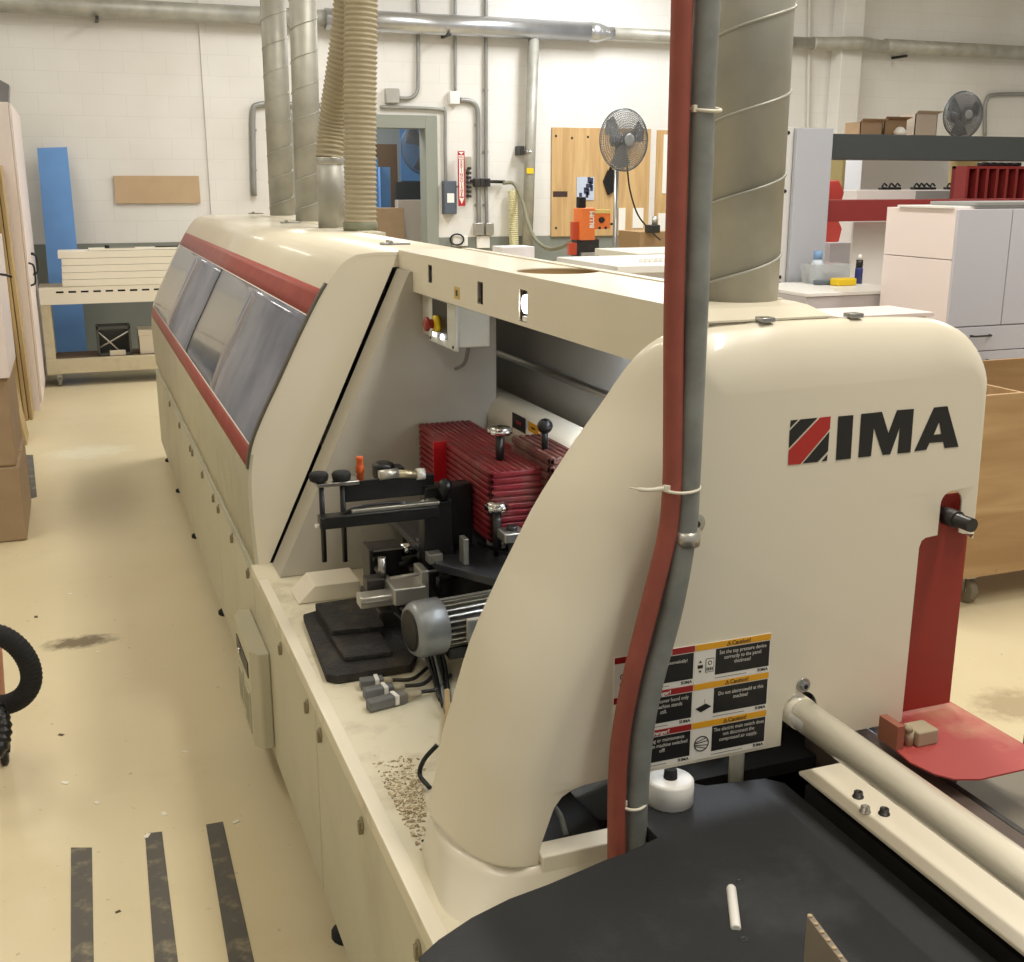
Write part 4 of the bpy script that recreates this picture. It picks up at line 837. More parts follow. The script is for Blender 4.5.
# ============================================================ DUCTS ON THE MACHINE
def spiral_duct(p0, p1, r, label, pitch=.13, name='spiral_duct', group='galvanised spiral ducts rising from the machine', m=galv, hand=1, ph=0):
    p0 = Vector(p0); p1 = Vector(p1); t = thing(name, p0, label, 'duct', group)
    mb = MB(); mb.cyl(p0, p1, r, m, n=40); mb.build('pipe_wall', t)
    L_ = (p1-p0).length; d = (p1-p0).normalized(); a = d.orthogonal().normalized(); b = d.cross(a); n = int(L_/pitch*28)
    P = [p0+d*(L_*k/n)+(a*math.cos(hand*2*PI*k/28+ph)+b*math.sin(hand*2*PI*k/28+ph))*(r+.0008) for k in range(n)]
    MB().tube(P, .0028 if r < .1 else .0028, m, n=6).build('spiral_seam', t)
    return t
def flare(t, p0, r):
    MB().lathe(p0, (0, 0, 1), [(0, r+.012), (.004, r+.012), (.006, r+.002), (.03, r+.002)], galv, 36).build('collar', t)
T = 1.597
t = spiral_duct((1.285, 7.6, T-.01), at(270, -60, Y=7.6), .079, 'galvanised spiral duct, leftmost on the machine roof', .16); 
b1 = at(309, 221, Z=T); 
t = spiral_duct((b1.x, b1.y, T-.01), at(301, -60, Y=b1.y), .072, 'galvanised spiral duct, second from the left on the machine roof', .155)
MB().box((1.171, 4.80, 1.56), (1.245, 5.88, T), cream).build('rear_roof', ROOT); MB().box((1.171, 5.885, 1.56), (1.38, 7.95, T), cream).build('rear_roof', ROOT)
b2 = at(332, 227, Z=T); tt = at(330, 158, Y=b2.y)
t = thing('flexible_duct', (b2.x, b2.y, T), 'tan ribbed flexible hose bending into a short metal duct', 'duct', 'tan flexible extraction hoses')
MB().cyl((b2.x, b2.y, T-.005), (tt.x, b2.y, tt.z), .064, galv, n=36).build('metal_spigot', t)
MB().lathe((tt.x, b2.y, tt.z-.03), (0, 0, 1), [(0, .066), (.01, .068), (.03, .068), (.034, .066)], alu, 32).build('hose_clamp', t)
def corrugated(mb, pts, r, m, pitch=.016, amp=.004, n=28):
    sm_ = smooth_path([Vector(p) for p in pts], 14); L_ = [0]
    for a, b in zip(sm_, sm_[1:]): L_.append(L_[-1]+(b-a).length)
    N = int(L_[-1]/(pitch/4)); P = []; R = []
    j = 0
    for k in range(N+1):
        s_ = L_[-1]*k/N
        while j < len(L_)-2 and L_[j+1] < s_: j += 1
        f_ = (s_-L_[j])/max(1e-6, L_[j+1]-L_[j]); P.append(sm_[j].lerp(sm_[j+1], f_)); R.append(r+amp*math.sin(2*PI*s_/pitch))
    mb.tube(P, R, m, n=n)
mb = MB(); corrugated(mb, [(tt.x, b2.y, tt.z), at(333, 120, Y=b2.y), at(342, 60, Y=b2.y-.1), at(348, 0, Y=b2.y-.15), at(350, -70, Y=b2.y-.2)], .064, flex, .021, .0045); mb.build('ribbed_hose', t)
b3 = at(360.5, 230, Z=T)
t = thing('flexible_duct', (b3.x, b3.y, T), 'straight tan ribbed flexible hose standing on the machine roof', 'duct', 'tan flexible extraction hoses')
mb = MB(); corrugated(mb, [(b3.x, b3.y, T-.01), at(360, 120, Y=b3.y), at(361, 0, Y=b3.y), at(361, -70, Y=b3.y)], .070, flex, .021, .0045); mb.build('ribbed_hose', t)
MB().lathe((b3.x, b3.y, T), (0, 0, 1), [(0, .075), (.012, .077), (.03, .077), (.034, .074)], mat('band_green_grey', (120, 124, 104), .5), 32).build('hose_clamp', t)
t = spiral_duct((1.10, 1.765, T), (1.10, 1.765, 2.6), .071, 'wide galvanised spiral duct standing behind the front cover', .135, ph=1.0)

# ============================================================ FLOOR MARKS, VACUUM
tapem = mat('grey_floor_tape', (92, 88, 82), .7, var=.12, vscale=9, dirt=(186, 172, 136), dscale=11, damt=.6)
for pts, lb in ((((71, 848), (92, 848), (94, 970), (71, 970)), 'dark grey tape strip on the floor, leftmost of three'), (((145, 834), (162, 832), (179, 970), (155, 970)), 'dark grey tape strip on the floor, middle of three'), (((206, 825), (223, 822), (256, 970), (230, 970)), 'scuffed dark tape strip on the floor, closest to the machine')):
    P = [at(x, y, Z=0) for x, y in pts]; d0 = P[3]-P[0]; d1 = P[2]-P[1]; P[2] = P[1]+d1*1.6; P[3] = P[0]+d0*1.6
    mb = MB(); mb.prism([Vector((p.x, p.y, .0006)) for p in P], (0, 0, .0012), tapem); mb.build('floor_tape', label=lb, category='floor tape', group='tape strips on the floor')
mb = MB(); P = [at(x, y, Z=0) for x, y in ((24, 455), (33, 455), (37, 497), (30, 499))]; mb.prism([Vector((p.x, p.y, .0006)) for p in P], (0, 0, .0012), tapem); mb.build('floor_tape', label='short dark tape patch on the floor beside the cardboard boxes', category='floor tape', group='tape strips on the floor')
mb = MB(); rs = random.Random(5)
for px, py in ((61, 735), (65, 783), (164, 814), (147, 836), (36, 617), (97, 803), (185, 752), (70, 594), (118, 912), (128, 673), (98, 652), (41, 450), (236, 822)):
    c = at(px, py, Z=0); s_ = rs.uniform(.006, .012); mb.box((c.x-s_, c.y-s_*.6, .0005), (c.x+s_, c.y+s_*.6, .002), rs.choice([mat('paper_fleck', (236, 230, 214), .8), mat('dark_fleck', (90, 76, 56), .8)]), rot=Matrix.Rotation(rs.uniform(0, 3), 3, 'Z'))
mb.build('floor_scraps', label='tiny paper flecks and chips scattered on the cream floor', category='litter', kind='stuff')
# shop vacuum at the left edge
vx, vy = -.475, 3.66
r = thing('shop_vacuum', (vx, vy, 0), 'terracotta shop vacuum with coiled black hose at the left edge', 'vacuum')
mb = MB(); mb.lathe((vx, vy, .13), (0, 0, 1), [(0, .12), (.02, .138), (.27, .15), (.29, .157), (.31, .157), (.33, .13)], mat('terracotta_drum', (196, 132, 108), .5, var=.08), 36); mb.build('drum', r)
mb = MB(); mb.lathe((vx, vy, .46), (0, 0, 1), [(0, .13), (.05, .12), (.09, .07), (.10, .02)], black, 30); mb.build('motor_head', r)
mb = MB(); corrugated(mb, [at(-14, 634, Y=3.50), at(2, 636, Y=3.47), at(18, 647, Y=3.45), at(29, 664, Y=3.44), at(31, 682, Y=3.44), at(22, 697, Y=3.45), at(4, 705, Y=3.48), at(-16, 703, Y=3.52)], .031, blackr, .012, .0010, 18); mb.build('suction_hose', r)
for dx, dy in ((.12, -.02), (-.1, .08), (.02, .13), (-.02, -.13)):
    mb = MB(); mb.lathe((vx+dx-.012, vy+dy, .03), (1, 0, 0), [(0, .024), (.004, .03), (.02, .03), (.024, .024)], black, 18); mb.box((vx+dx-.02, vy+dy-.02, .045), (vx+dx+.02, vy+dy+.02, .135), black, .004); mb.build('caster', r)
mb = MB(); corrugated(mb, [at(-4, 708, Y=3.42), at(3, 722, Y=3.38), at(3, 738, Y=3.35), at(-4, 752, Y=3.33), at(-22, 760, Y=3.33)], .022, black, .02, .003, 14); mb.build('floor_hose', r)

# ============================================================ LEFT SIDE
# tall white cabinet
cx1, cy0, cy1, ch = -.355, 9.9, 11.75, 2.40
r = thing('tall_cabinet', (-.65, 10.8, 0), 'tall white two-door cabinet with black bow handles along the left side', 'cabinet')
MB().box((-.95, cy0, .0), (cx1-.02, cy1, ch), pinkw).build('carcass', r, bevel=.003)
for a, b in ((cy0, (cy0+cy1)/2-.003), ((cy0+cy1)/2+.003, cy1)):
    MB().box((cx1-.018, a, .06), (cx1, b, ch-.01), pinkw).build('door', r, bevel=.002)
ds = [o for o in r.children if o.name.startswith('door')]
for i, yy in enumerate(((cy0+cy1)/2-.07, (cy0+cy1)/2+.07)):
    for z in (1.03,):
        MB().tube([(cx1, yy, z), (cx1+.035, yy, z+.02), (cx1+.04, yy, z+.09), (cx1+.035, yy, z+.16), (cx1, yy, z+.18)], .008, black, n=8, sub=4).build('handle', ds[i])
MB().tube([(cx1, cy0+.10, 1.0), (cx1+.035, cy0+.10, 1.02), (cx1+.04, cy0+.10, 1.09), (cx1+.035, cy0+.10, 1.16), (cx1, cy0+.10, 1.18)], .008, black, n=8, sub=4).build('handle', ds[0])
mb = MB(); P = at(12, 105, Y=10.0)
mb.prism([(-.50, 10.1, ch), (-.38, 10.1, ch), (-.36, 10.1, ch+.14), (-.43, 10.1, ch+.18), (-.50, 10.1, ch+.12)], (0, .25, 0), mat('grey_plastic_wrap', (120, 122, 124), .4)); mb.build('plastic_bundle', label='crumpled grey plastic bundle on top of the tall white cabinet', category='bag')
MB().box((-.62, 9.92, ch), (-.51, 10.08, ch+.13), mat('pink_panel', (214, 150, 140), .6)).build('pink_box', label='small pink box on top of the tall white cabinet', category='box')
# leaning plywood sheets
def sheet(a, b, c_, d_, th, m, name, label, cat='board', group=None):
    mb = MB(); mb.prism([Vector(p) for p in (a, b, c_, d_)], th, m); kw = dict(label=label, category=cat)
    if group: kw['group'] = group
    return mb.build(name, **kw)
plyd = woodmat('weathered_plywood', (190, 166, 120), (160, 134, 92), 'Z', 2.0)
for k in range(4):
    xb = -.425-k*.032; xt = -.46-k*.032
    sheet((xb, 9.50-k*.03, .002), (xb, 9.86, .002), (xt, 9.86, 1.93-k*.02), (xt, 9.50-k*.03, 1.93-k*.02), (-.026, 0, 0), plyd, 'plywood_sheet', ['outermost', 'second', 'third', 'innermost'][k]+' of the tan plywood sheets standing against the tall white cabinet', group='sheets leaning at the left side')
sheet((-.44, 8.55, .002), (-.44, 8.95, .002), (-.54, 8.95, .85), (-.54, 8.55, .85), (-.022, 0, 0), plyd, 'plywood_offcut', 'short plywood offcut leaning just behind the cardboard boxes', group='sheets leaning at the left side')
# cardboard boxes with white panel on top
for z0, z1, ox, lb in ((.0, .40, 0, 'brown cardboard box on the floor, lowest of the left stack'), (.40, .855, -.01, 'brown cardboard box resting on another at the left edge')):
    r = thing('cardboard_box', (-.7+ox, 6.5, z0), lb, 'box', 'cardboard boxes stacked at the left edge')
    MB().box((-1.0+ox, 6.15, z0+.001), (-.365+ox, 6.9, z1), carton).build('box_body', r, bevel=.012)
    MB().box((-1.0+ox, 6.50, z1-.002), (-.362+ox, 6.56, z1+.001), mat('packing_tape', (190, 160, 120), .3)).build('tape', r)
MB().box((-1.02, 6.12, .858), (-.36, 6.85, 1.535), pinkw, .004).build('white_cabinet_unit', label='white cabinet carcass standing on the brown cardboard boxes', category='cabinet')
MB().tube([at(-2, 274, Y=6.11), at(6, 275, Y=6.10), at(12, 277, Y=6.11)], .006, black, n=8).build('cabinet_hook', bpy.data.objects['white_cabinet_unit'])
MB().box((-1.2, 6.6, 2.25), (-.48, 6.63, 2.9), white) if False else None

# ============================================================ REAR LEFT: rack, boards
MB().prism([at(37, 148, Y=12.2), at(67, 147, Y=12.2), Vector((.03, 11.85, .0)), Vector((-.27, 11.85, .0))], (0, .04, 0), blue).build('blue_board', label='tall blue foam board leaning against the back wall behind the cart', category='board')
MB().box((.43, W-.03, 1.60), (1.26, W-.002, 1.87), mdf).build('wall_board', label='tan horizontal board fixed on the white wall above the cart', category='board')
RY0, RY1 = 11.0, 11.5
r = thing('roller_cart', (.6, 11.2, 0), 'beige slotted steel cart on casters beside the tall cabinet', 'cart')
beige = mat('beige_steel', (196, 186, 158), .5, var=.04, dirt=(120, 105, 80), dscale=5, damt=.3)
x0, x1_ = -.33, 1.6
mb = MB(); slotsR = []
for k in range(14): 
    xx = x0+.14+k*.105; slotsR.append([V3(xx, RY0, .845), V3(xx+.065, RY0, .845), V3(xx+.065, RY0, .862), V3(xx, RY0, .862)])
mb.prism([V3(x0, RY0, .745), V3(x1_, RY0, .745), V3(x1_, RY0, .895), V3(x0, RY0, .895)], (0, .004, 0), mat('cart_white', (226, 220, 204), .45), slotsR)
mb.box((x0, RY0+.004, .885), (x1_, RY1, .895), beige); mb.box((x0, RY0+.03, .75), (x1_, RY0+.034, .885), black); top = mb.build('slotted_top', r)
for xx in (x0, x1_-.09):
    for yy in (RY0+.01, RY1-.09): MB().box((xx, yy, .11), (xx+.085, yy+.08, .745), beige, .003).build('post', r)
MB().box((x0, RY0+.0, .12), (x1_, RY0+.06, .25), beige, .003).build('lower_rail', r)
MB().box((x0, RY0+.06, .235), (x1_, RY1, .25), mat('shelf_brown', (110, 88, 62), .7)).build('lower_shelf', r)
for xx in (x0+.10, x1_-.1):
    for yy in (RY0+.06, RY1-.06):
        mb = MB(); mb.lathe((xx-.015, yy, .045), (1, 0, 0), [(0, .045), (.03, .045)], mat('caster_grey', (120, 118, 110), .5), 20); mb.box((xx-.022, yy-.025, .05), (xx+.022, yy+.025, .12), steel, .003); mb.build('caster', r)
sw = mat('stacked_white_board', (232, 226, 210), .5, var=.02)
for k in range(5):
    z = .896+k*.062; MB().box((-.13+k*.004-(.03 if k == 4 else 0), 11.05+k*.003, z+.001), (1.45, 11.45, z+.060), sw, .003).build('white_board', label=['lowest', 'second lowest', 'middle', 'second highest', 'topmost'][k]+' white board in the stack on the slotted cart', category='board', group='white boards stacked on the cart')
MB().box((.12, 11.1, 1.208), (1.2, 11.3, 1.225), sw).build('white_batten', label='thin white batten lying on top of the board stack', category='batten')
mb = MB(); mb.box((.30, 11.12, 1.227), (.52, 11.15, 1.235), steel); mb.cyl((.26, 11.13, 1.24), (.30, 11.13, 1.24), .015, black, n=10); mb.build('bar_clamp', label='black and steel bar clamp lying on the white boards', category='clamp')
MB().box((.7, 11.14, 1.227), (1.15, 11.2, 1.236), black).build('black_strip', label='flat black strip lying on the right of the white boards', category='strip')
r = thing('storage_crate', (.34, 11.22, .251), 'dark plastic crate with diagonal ribs on the cart shelf', 'crate')
mb = MB(); gc = mat('dark_crate', (72, 74, 70), .6); 
for a, b in (((.12, 11.1, .252), (.14, 11.35, .52)), ((.40, 11.1, .252), (.42, 11.35, .52)), ((.12, 11.1, .252), (.42, 11.35, .27)), ((.12, 11.1, .49), (.42, 11.12, .52)), ((.12, 11.33, .252), (.42, 11.35, .52))): mb.box(a, b, gc, .003)
mb.tube([(.14, 11.1, .33), (.40, 11.1, .47)], .008, alu, n=6); mb.tube([(.14, 11.1, .47), (.30, 11.1, .30)], .008, alu, n=6); mb.build('crate_body', r)
r = thing('cardboard_box', (.62, 11.22, .251), 'white lidded cardboard box on the cart shelf', 'box')
MB().box((.49, 11.1, .252), (.72, 11.38, .43), mat('white_carton', (206, 196, 176), .75), .004).build('box_body', r); MB().box((.485, 11.095, .42), (.725, 11.385, .475), mat('white_carton', (206, 196, 176), .75), .004).build('lid', r)
mb = MB(); mb.prism([(.66, 11.094, .30), (.70, 11.094, .30), (.70, 11.094, .35), (.66, 11.094, .35)], (0, .002, 0), mat('print_brown', (150, 130, 100), .7)); mb.build('printed_mark', r)
MB().box((.75, 11.12, .252), (.93, 11.35, .50), mat('grey_bin', (150, 156, 166), .6), .008).build('grey_bin', label='pale grey bin on the cart shelf beside the white box', category='bin')
MB().box((.22, 11.08, .252), (.36, 11.098, .30), mat('white_carton', (206, 196, 176), .75), .003).build('paper_packet', label='small pale packet in front of the dark crate on the cart', category='packet')

# ============================================================ BACK WALL FITTINGS
WY = W-.005
# main ventilation duct along the wall
def w_(px, py, dy=0): return at(px, py, Y=W-dy)
sil = mat('bright_duct_silver', (196, 198, 202), .3, metal=.85, var=.12)
r = thing('wall_duct', (4, W-.16, 3.4), 'horizontal silver air duct running along the top of the back wall', 'duct')
MB().cyl((-3, W-.16, 3.42), (2.6, W-.16, 3.42), .085, galv, n=28).build('left_run', r)
MB().cyl((2.6, W-.16, 3.42), (5.55, W-.16, 3.42), .105, sil, n=28).build('wide_run', r)
MB().lathe((5.55, W-.16, 3.42), (1, 0, 0), [(0, .105), (.12, .105), (.22, .07), (.3, .07)], sil, 28).build('reducer', r)
MB().cyl((5.8, W-.16, 3.42), (8.6, W-.16, 3.42), .065, galv, n=24).build('narrow_run', r)
MB().tube([(8.5, W-.16, 3.42), (8.7, W-.2, 3.42), (9.03, W-.36, 3.42), (9.4, W-.2, 3.42), (9.6, W-.16, 3.42)], .075, galv, n=20, sub=6).build('bend', r)
MB().cyl((9.55, W-.16, 3.43), (13, W-.16, 3.43), .085, galv, n=24).build('right_run', r)
for xx in (.4, 3.9, 9.8): MB().box((xx-.015, W-.27, 3.30), (xx+.015, W, 3.33), dsteel, .002).build('duct_hanger', r)
r = thing('branch_duct', (4.88, W-.14, 1.0), 'vertical galvanised duct dropping from the wall duct beside the plywood board', 'duct')
MB().cyl((4.83, W-.14, .9), (4.90, W-.15, 3.36), .062, galv, n=24).build('pipe', r)
MB().lathe((4.85, W-.14, 2.12), (0, 0, 1), [(0, .066), (.03, .066)], steel, 20).build('clamp_band', r); MB().box((4.74, W-.16, 2.10), (4.79, W, 2.2), dsteel, .003).build('bracket', r)
c = w_(525, 171); MB().box((4.80, W-.215, c.z-.03), (4.88, W-.195, c.z+.03), yel).build('yellow_tag', r)
# plywood panels
r = thing('tool_board', (5.8, W-.02, 1.2), 'large plywood tool board on the wall behind the grey fan', 'board')
p = w_(551, 127); q = w_(647, 236)
MB().box((5.18, W-.03, 1.2), (6.43, W-.001, 2.41), ply).build('panel', r)
for px, py in ((556, 136), (572, 138), (588, 137), (556, 228), (600, 225), (640, 130)):
    c = w_(px, py, .03); MB().lathe((c.x, W-.03, c.z), (0, -1, 0), [(0, .015), (.003, .012)], dsteel, 8).build('screw', r)
c = w_(561, 194, .03); MB().box((c.x-.10, W-.034, c.z-.03), (c.x+.08, W-.03, c.z+.03), mat('label_dark', (60, 40, 36), .6)).build('dark_label', r)
mb = MB(); a = w_(577, 177, .04); b = w_(594, 200, .04); mb.box((a.x, W-.04, b.z), (b.x, W-.031, a.z), mat('poster_pale', (186, 196, 214), .5))
rs = random.Random(2)
for k in range(9): 
    x = a.x+(b.x-a.x)*rs.uniform(.1, .8); z = b.z+(a.z-b.z)*rs.uniform(.1, .85); mb.box((x, W-.042, z-.03), (x+.035, W-.04, z+.04), mat('poster_navy', (50, 54, 80), .5))
mb.build('instruction_sheet', label='pale instruction sheet with dark marks pinned to the plywood board', category='sheet')
c = w_(610, 181, .05); mb = MB(); mb.prism([(c.x-.085, W-.06, c.z), (c.x-.02, W-.06, c.z-.16), (c.x+.05, W-.06, c.z-.12), (c.x+.075, W-.06, c.z+.02), (c.x+.04, W-.06, c.z+.13), (c.x-.03, W-.06, c.z+.12)], (0, .028, 0), black); mb.tube([(c.x, W-.05, c.z+.12), (c.x+.02, W-.05, c.z+.18)], .018, black, n=8); mb.build('black_glove', label='black glove hanging on the plywood board below the fan', category='glove')
for px0, py0, px1, py1, lb in ((619, 208, 625, 230, 'white paper at the bottom of the plywood board left of the fan pole'), (633, 208, 643, 228, 'white paper at the bottom right corner of the plywood board')):
    a = w_(px0, py0, .035); b = w_(px1, py1, .035); MB().box((a.x, W-.036, b.z), (b.x, W-.031, a.z), white).build('wall_paper', label=lb, category='paper', group='papers on the plywood board')
r = thing('narrow_tool_board', (6.9, W-.02, 1.2), 'narrow plywood frame board on the wall behind the red hose', 'board')
MB().box((6.52, W-.03, 1.2), (7.25, W-.001, 2.40), ply).build('panel', r); MB().box((6.60, W-.04, 1.68), (6.68, W-.03, 2.35), white, .002).build('white_strip', r); MB().box((6.56, W-.045, 1.0), (6.80, W-.03, 1.45), white, .002).build('white_paper', r)
# conduits and boxes
def conduit_run(name, pts, rad, label, dy=.035, m=conduit, group='conduits on the back wall', clips=()):
    P = [w_(x, y, dy) for x, y in pts]; mb = MB(); mb.tube(P, rad, m, n=10, sub=5)
    for (x, y) in clips:
        c = w_(x, y, dy); mb.box((c.x-.03, W-.03, c.z-.012), (c.x+.03, W-.0, c.z+.012), steel, .002)
    return mb.build(name, label=label, category='conduit', group=group)
conduit_run('wall_conduit', [(254, 196), (253, 150), (253, 112), (258, 105), (275, 104), (320, 106)], .03, 'bent conduit at the left end, partly hidden by the spiral ducts', clips=((254, 130), (254, 170)))
conduit_run('wall_conduit', [(417, -20), (418, 40), (418, 75), (417, 92), (410, 98), (398, 98)], .02, 'conduit curving left into a box above the doorway')
conduit_run('wall_conduit', [(455, -20), (455, 60), (455, 92)], .017, 'straight conduit dropping from above into the white junction box')
conduit_run('wall_conduit', [(380, 107), (420, 108), (443, 110), (445, 112), (445, 150), (446, 185)], .018, 'conduit above the doorway turning down to the grey switch box')
conduit_run('wall_conduit', [(460, 100), (470, 101), (476, 106), (478, 120), (478, 175), (479, 228)], .026, 'thick conduit curving down from the white junction box', clips=((478, 125), (478, 205)))
conduit_run('wall_conduit', [(486, -20), (486, 100), (486, 180), (487, 228)], .02, 'straight conduit reaching from the top of the wall to the outlet box', clips=((486, 90), (486, 152), (486, 205)))
conduit_run('wall_conduit', [(985, 136), (985, 110), (987, 100), (993, 95), (1024, 94), (1060, 94)], .025, 'bent conduit on the wall right of the far right fan')
conduit_run('wall_conduit', [(810, -20), (809, 60), (808, 130), (806, 200)], .02, 'pale conduit beside the pilaster behind the gantry', m=mat('pale_conduit', (206, 202, 192), .5))
def wbox(name, x0, y0, x1, y1, d, m, label, cat='junction box', group=None, lines=None):
    a = w_(x0, y0, d); b = w_(x1, y1, d); mb = MB(); mb.box((a.x, W-d, b.z), (b.x, W, a.z), m, .006); kw = dict(label=label, category=cat)
    if group: kw['group'] = group
    return mb.build(name, **kw)
wbox('junction_box', 450, 91, 460, 104, .08, white, 'white junction box at the top of the thick curved conduit')
wbox('junction_box', 386, 88, 400, 103, .08, alu, 'metal junction box above the doorway')
sb = wbox('switch_box', 444, 181, 457, 214, .10, panelbox, 'blue-grey electrical switch box beside the doorway', 'electrical box')
c = w_(452, 198, .12); MB().box((c.x-.05, W-.104, c.z-.05), (c.x+.03, W-.10, c.z+.05), white).build('white_label', sb)
wbox('outlet_box', 475, 223, 484, 235, .07, alu, 'steel outlet box under the thick curved conduit', 'outlet'); wbox('outlet_box', 486, 223, 494, 235, .07, alu, 'steel outlet box under the straight conduit', 'outlet')
wbox('outlet_plate', 477, 236, 490, 248, .03, white, 'white outlet plate on the grey band below the outlet boxes', 'outlet')
wbox('outlet_plate', 453, 236, 468, 246, .03, white, 'white outlet plate on the grey band right of the coiled cable', 'outlet')
mb = MB(); c = w_(457, 240, .05); mb.tube([c+Vector((.08*math.cos(t*.5), 0, .06*math.sin(t*.5)+.005)) for t in range(14)], .01, black, n=8); mb.build('coiled_cable', label='black cable loop on the grey wall band above the machine roof', category='cable')
# fire extinguisher sign
r = thing('extinguisher_sign', (3.95, W-.1, 1.58), 'narrow red and white vertical extinguisher sign on the wall', 'sign')
a = w_(457.6, 151, .12); b = w_(465, 206, .12); redS = mat('sign_red', (176, 30, 44), .45); x0s, x1s, z0s, z1s = a.x, b.x, b.z, a.z
mb = MB(); mb.box((x0s, W-.125, z0s), (x1s, W-.12, z1s), redS); mb.box((x0s+.014, W-.127, z0s+.10), (x1s-.014, W-.125, z1s-.09), stwht)
mb.box((x0s+.008, W-.127, z1s-.085), (x1s-.008, W-.125, z1s-.045), stwht); xm = (x0s+x1s)/2
mb.prism([(xm-.03, W-.127, z1s-.01), (xm+.03, W-.127, z1s-.01), (xm, W-.127, z1s-.04)], (0, .001, 0), stwht); mb.prism([(xm-.03, W-.127, z0s+.09), (xm+.03, W-.127, z0s+.09), (xm, W-.127, z0s+.02)], (0, .001, 0), stwht)
mb.text('FIRE', .032, (xm, W-.129, z1s-.077), (1, 0, 0), (0, 0, 1), redS, 'CENTER')
for i, chh in enumerate('EXTINGUISHER'): mb.text(chh, .042, (xm, W-.129, z1s-.128-i*.034), (1, 0, 0), (0, 0, 1), redS, 'CENTER', bold=.001)
mb.box((x0s+.02, W-.12, z0s+.2), (x0s+.03, W, z0s+.22), steel); mb.build('sign_face', r)
mb = MB(); c = w_(469, 165, .08); mb.box((c.x-.05, W-.05, c.z-.05), (c.x+.04, W-.0, c.z+.09), mat('box_tan_grey', (170, 166, 150), .5), .005); 
for k in range(7): mb.box((c.x-.01, W-.075, c.z-.05-k*.05), (c.x+.03, W-.0, c.z-.02-k*.05), dsteel, .006)
mb.build('tool_holder', label='dark tool rack hanging beside the extinguisher sign', category='rack')
mb = MB(); a = w_(470, 181, .06); b = w_(505, 182, .06); mb.tube([a, b], .018, dsteel, n=8); 
for px in (477, 487, 483): c = w_(px, 183, .08); mb.box((c.x-.035, W-.1, c.z-.04), (c.x+.035, W-.03, c.z+.05), dsteel, .008)
mb.build('air_manifold', label='dark air pipe manifold crossing the two conduits', category='manifold')
mb = MB(); mb.tube([w_(503, 183, .1), w_(514, 184, .12), w_(522, 200, .3), w_(528, 222, .8), w_(536, 240, 1.4), w_(550, 249, 2.0), w_(566, 245, 2.7), w_(576, 236, 3.1)], .02, mat('olive_hose', (122, 120, 98), .6), n=10, sub=6); mb.build('air_hose', label='olive air hose drooping from the manifold to the orange machine', category='hose')
mb = MB(); c0 = w_(512, 190, .08); c1 = w_(513, 250, .08); N = 220
mb.tube([c0.lerp(c1, k/N)+Vector((.05*math.cos(k*.9), .05*math.sin(k*.9)-.03, 0)) for k in range(N)], .008, yelhose, n=6); mb.build('coiled_air_hose', label='pale yellow coiled air hose hanging on the wall', category='hose')

# ============================================================ FANS
def fan(name, c, r, tilt, pole, label, dark):
    t = thing(name, (c[0], c[1], pole if pole else c[2]-r), label, 'fan')
    R_ = Matrix.Rotation(tilt, 3, 'Z'); C0 = Vector(c); d = R_ @ Vector((0, -1, 0)); a = R_ @ Vector((1, 0, 0)); b = Vector((0, 0, 1))
    mb = MB(); wire = mat('fan_wire', (122, 126, 130), .4, metal=.5)
    for rr, h in ((.2, .078), (.28, .076), (.36, .074), (.44, .071), (.52, .068), (.6, .064), (.67, .059), (.74, .053), (.81, .045), (.87, .037), (.93, .026), (.97, .014), (1, 0)):
        mb.tube([C0+d*h+(a*math.cos(2*PI*k/36)+b*math.sin(2*PI*k/36))*r*rr for k in range(37)], .003 if rr < 1 else .007, wire, n=5, cap=False)
    for k in range(76):
        t_ = 2*PI*k/76; u = a*math.cos(t_)+b*math.sin(t_); mb.tube([C0+d*.08+u*r*.12, C0+d*.065+u*r*.6, C0+d*.03+u*r*.93, C0+u*r, C0-d*.06+u*r*.8, C0-d*.09+u*r*.3], .002, wire, n=4, cap=False)
    mb.lathe(C0+d*.076, d, [(0, r*.2), (.006, r*.2), (.01, r*.12)], mat('fan_badge', (150, 154, 156), .4), 24); mb.build('guard', t)
    mb = MB()
    for k in range(3):
        A_ = 2*PI*k/3+.5; pl = []
        for (rr, da) in ((.15, -.35), (.5, -.6), (.88, -.55), (.93, -.1), (.85, .35), (.5, .3), (.15, .3)):
            u = a*math.cos(A_+da)+b*math.sin(A_+da); pl.append(C0+u*r*rr+d*(.02*da*2))
        cen = sum(pl, Vector())/len(pl); vs = [mb.bm.verts.new(p) for p in pl]; vs2 = [mb.bm.verts.new(p-d*.003) for p in pl]
        mb.face(vs, dark); mb.face(vs2[::-1], dark)
    mb.build('blade', t)
    MB().lathe(C0-d*.16, d, [(0, .04), (.01, .055), (.10, .06), (.13, .04), (.18, .045)], mat('fan_motor', (96, 98, 98), .45), 20).build('motor', t)
    if pole is not None and pole < c[2]-r*.5:
        MB().cyl((C0.x-d.x*.1, C0.y-d.y*.1, pole), (C0.x-d.x*.1, C0.y-d.y*.1, C0.z), .022, steel, n=14).build('pole', t)
        MB().lathe((C0.x-d.x*.1, C0.y-d.y*.1, pole), (0, 0, 1), [(0, .25), (.02, .25), (.04, .04)], dsteel, 24).build('base', t)
    return t
fc = at(624, 140, Y=9.6); fan('pedestal_fan', fc, .27, .2, 0.0, 'grey pedestal fan in front of the plywood tool board', mat('blade_grey', (160, 162, 162), .4))
mb = MB(); mb.tube([at(627, 165, Y=9.62), at(630, 190, Y=9.6), at(638, 215, Y=9.6), at(652, 232, Y=9.6), at(660, 240, Y=9.7)], .008, black, n=8, sub=6); mb.build('fan_cord', label='thin black cord hanging from the pedestal fan', category='cord')
fc2 = at(964, 116, Y=8.6)

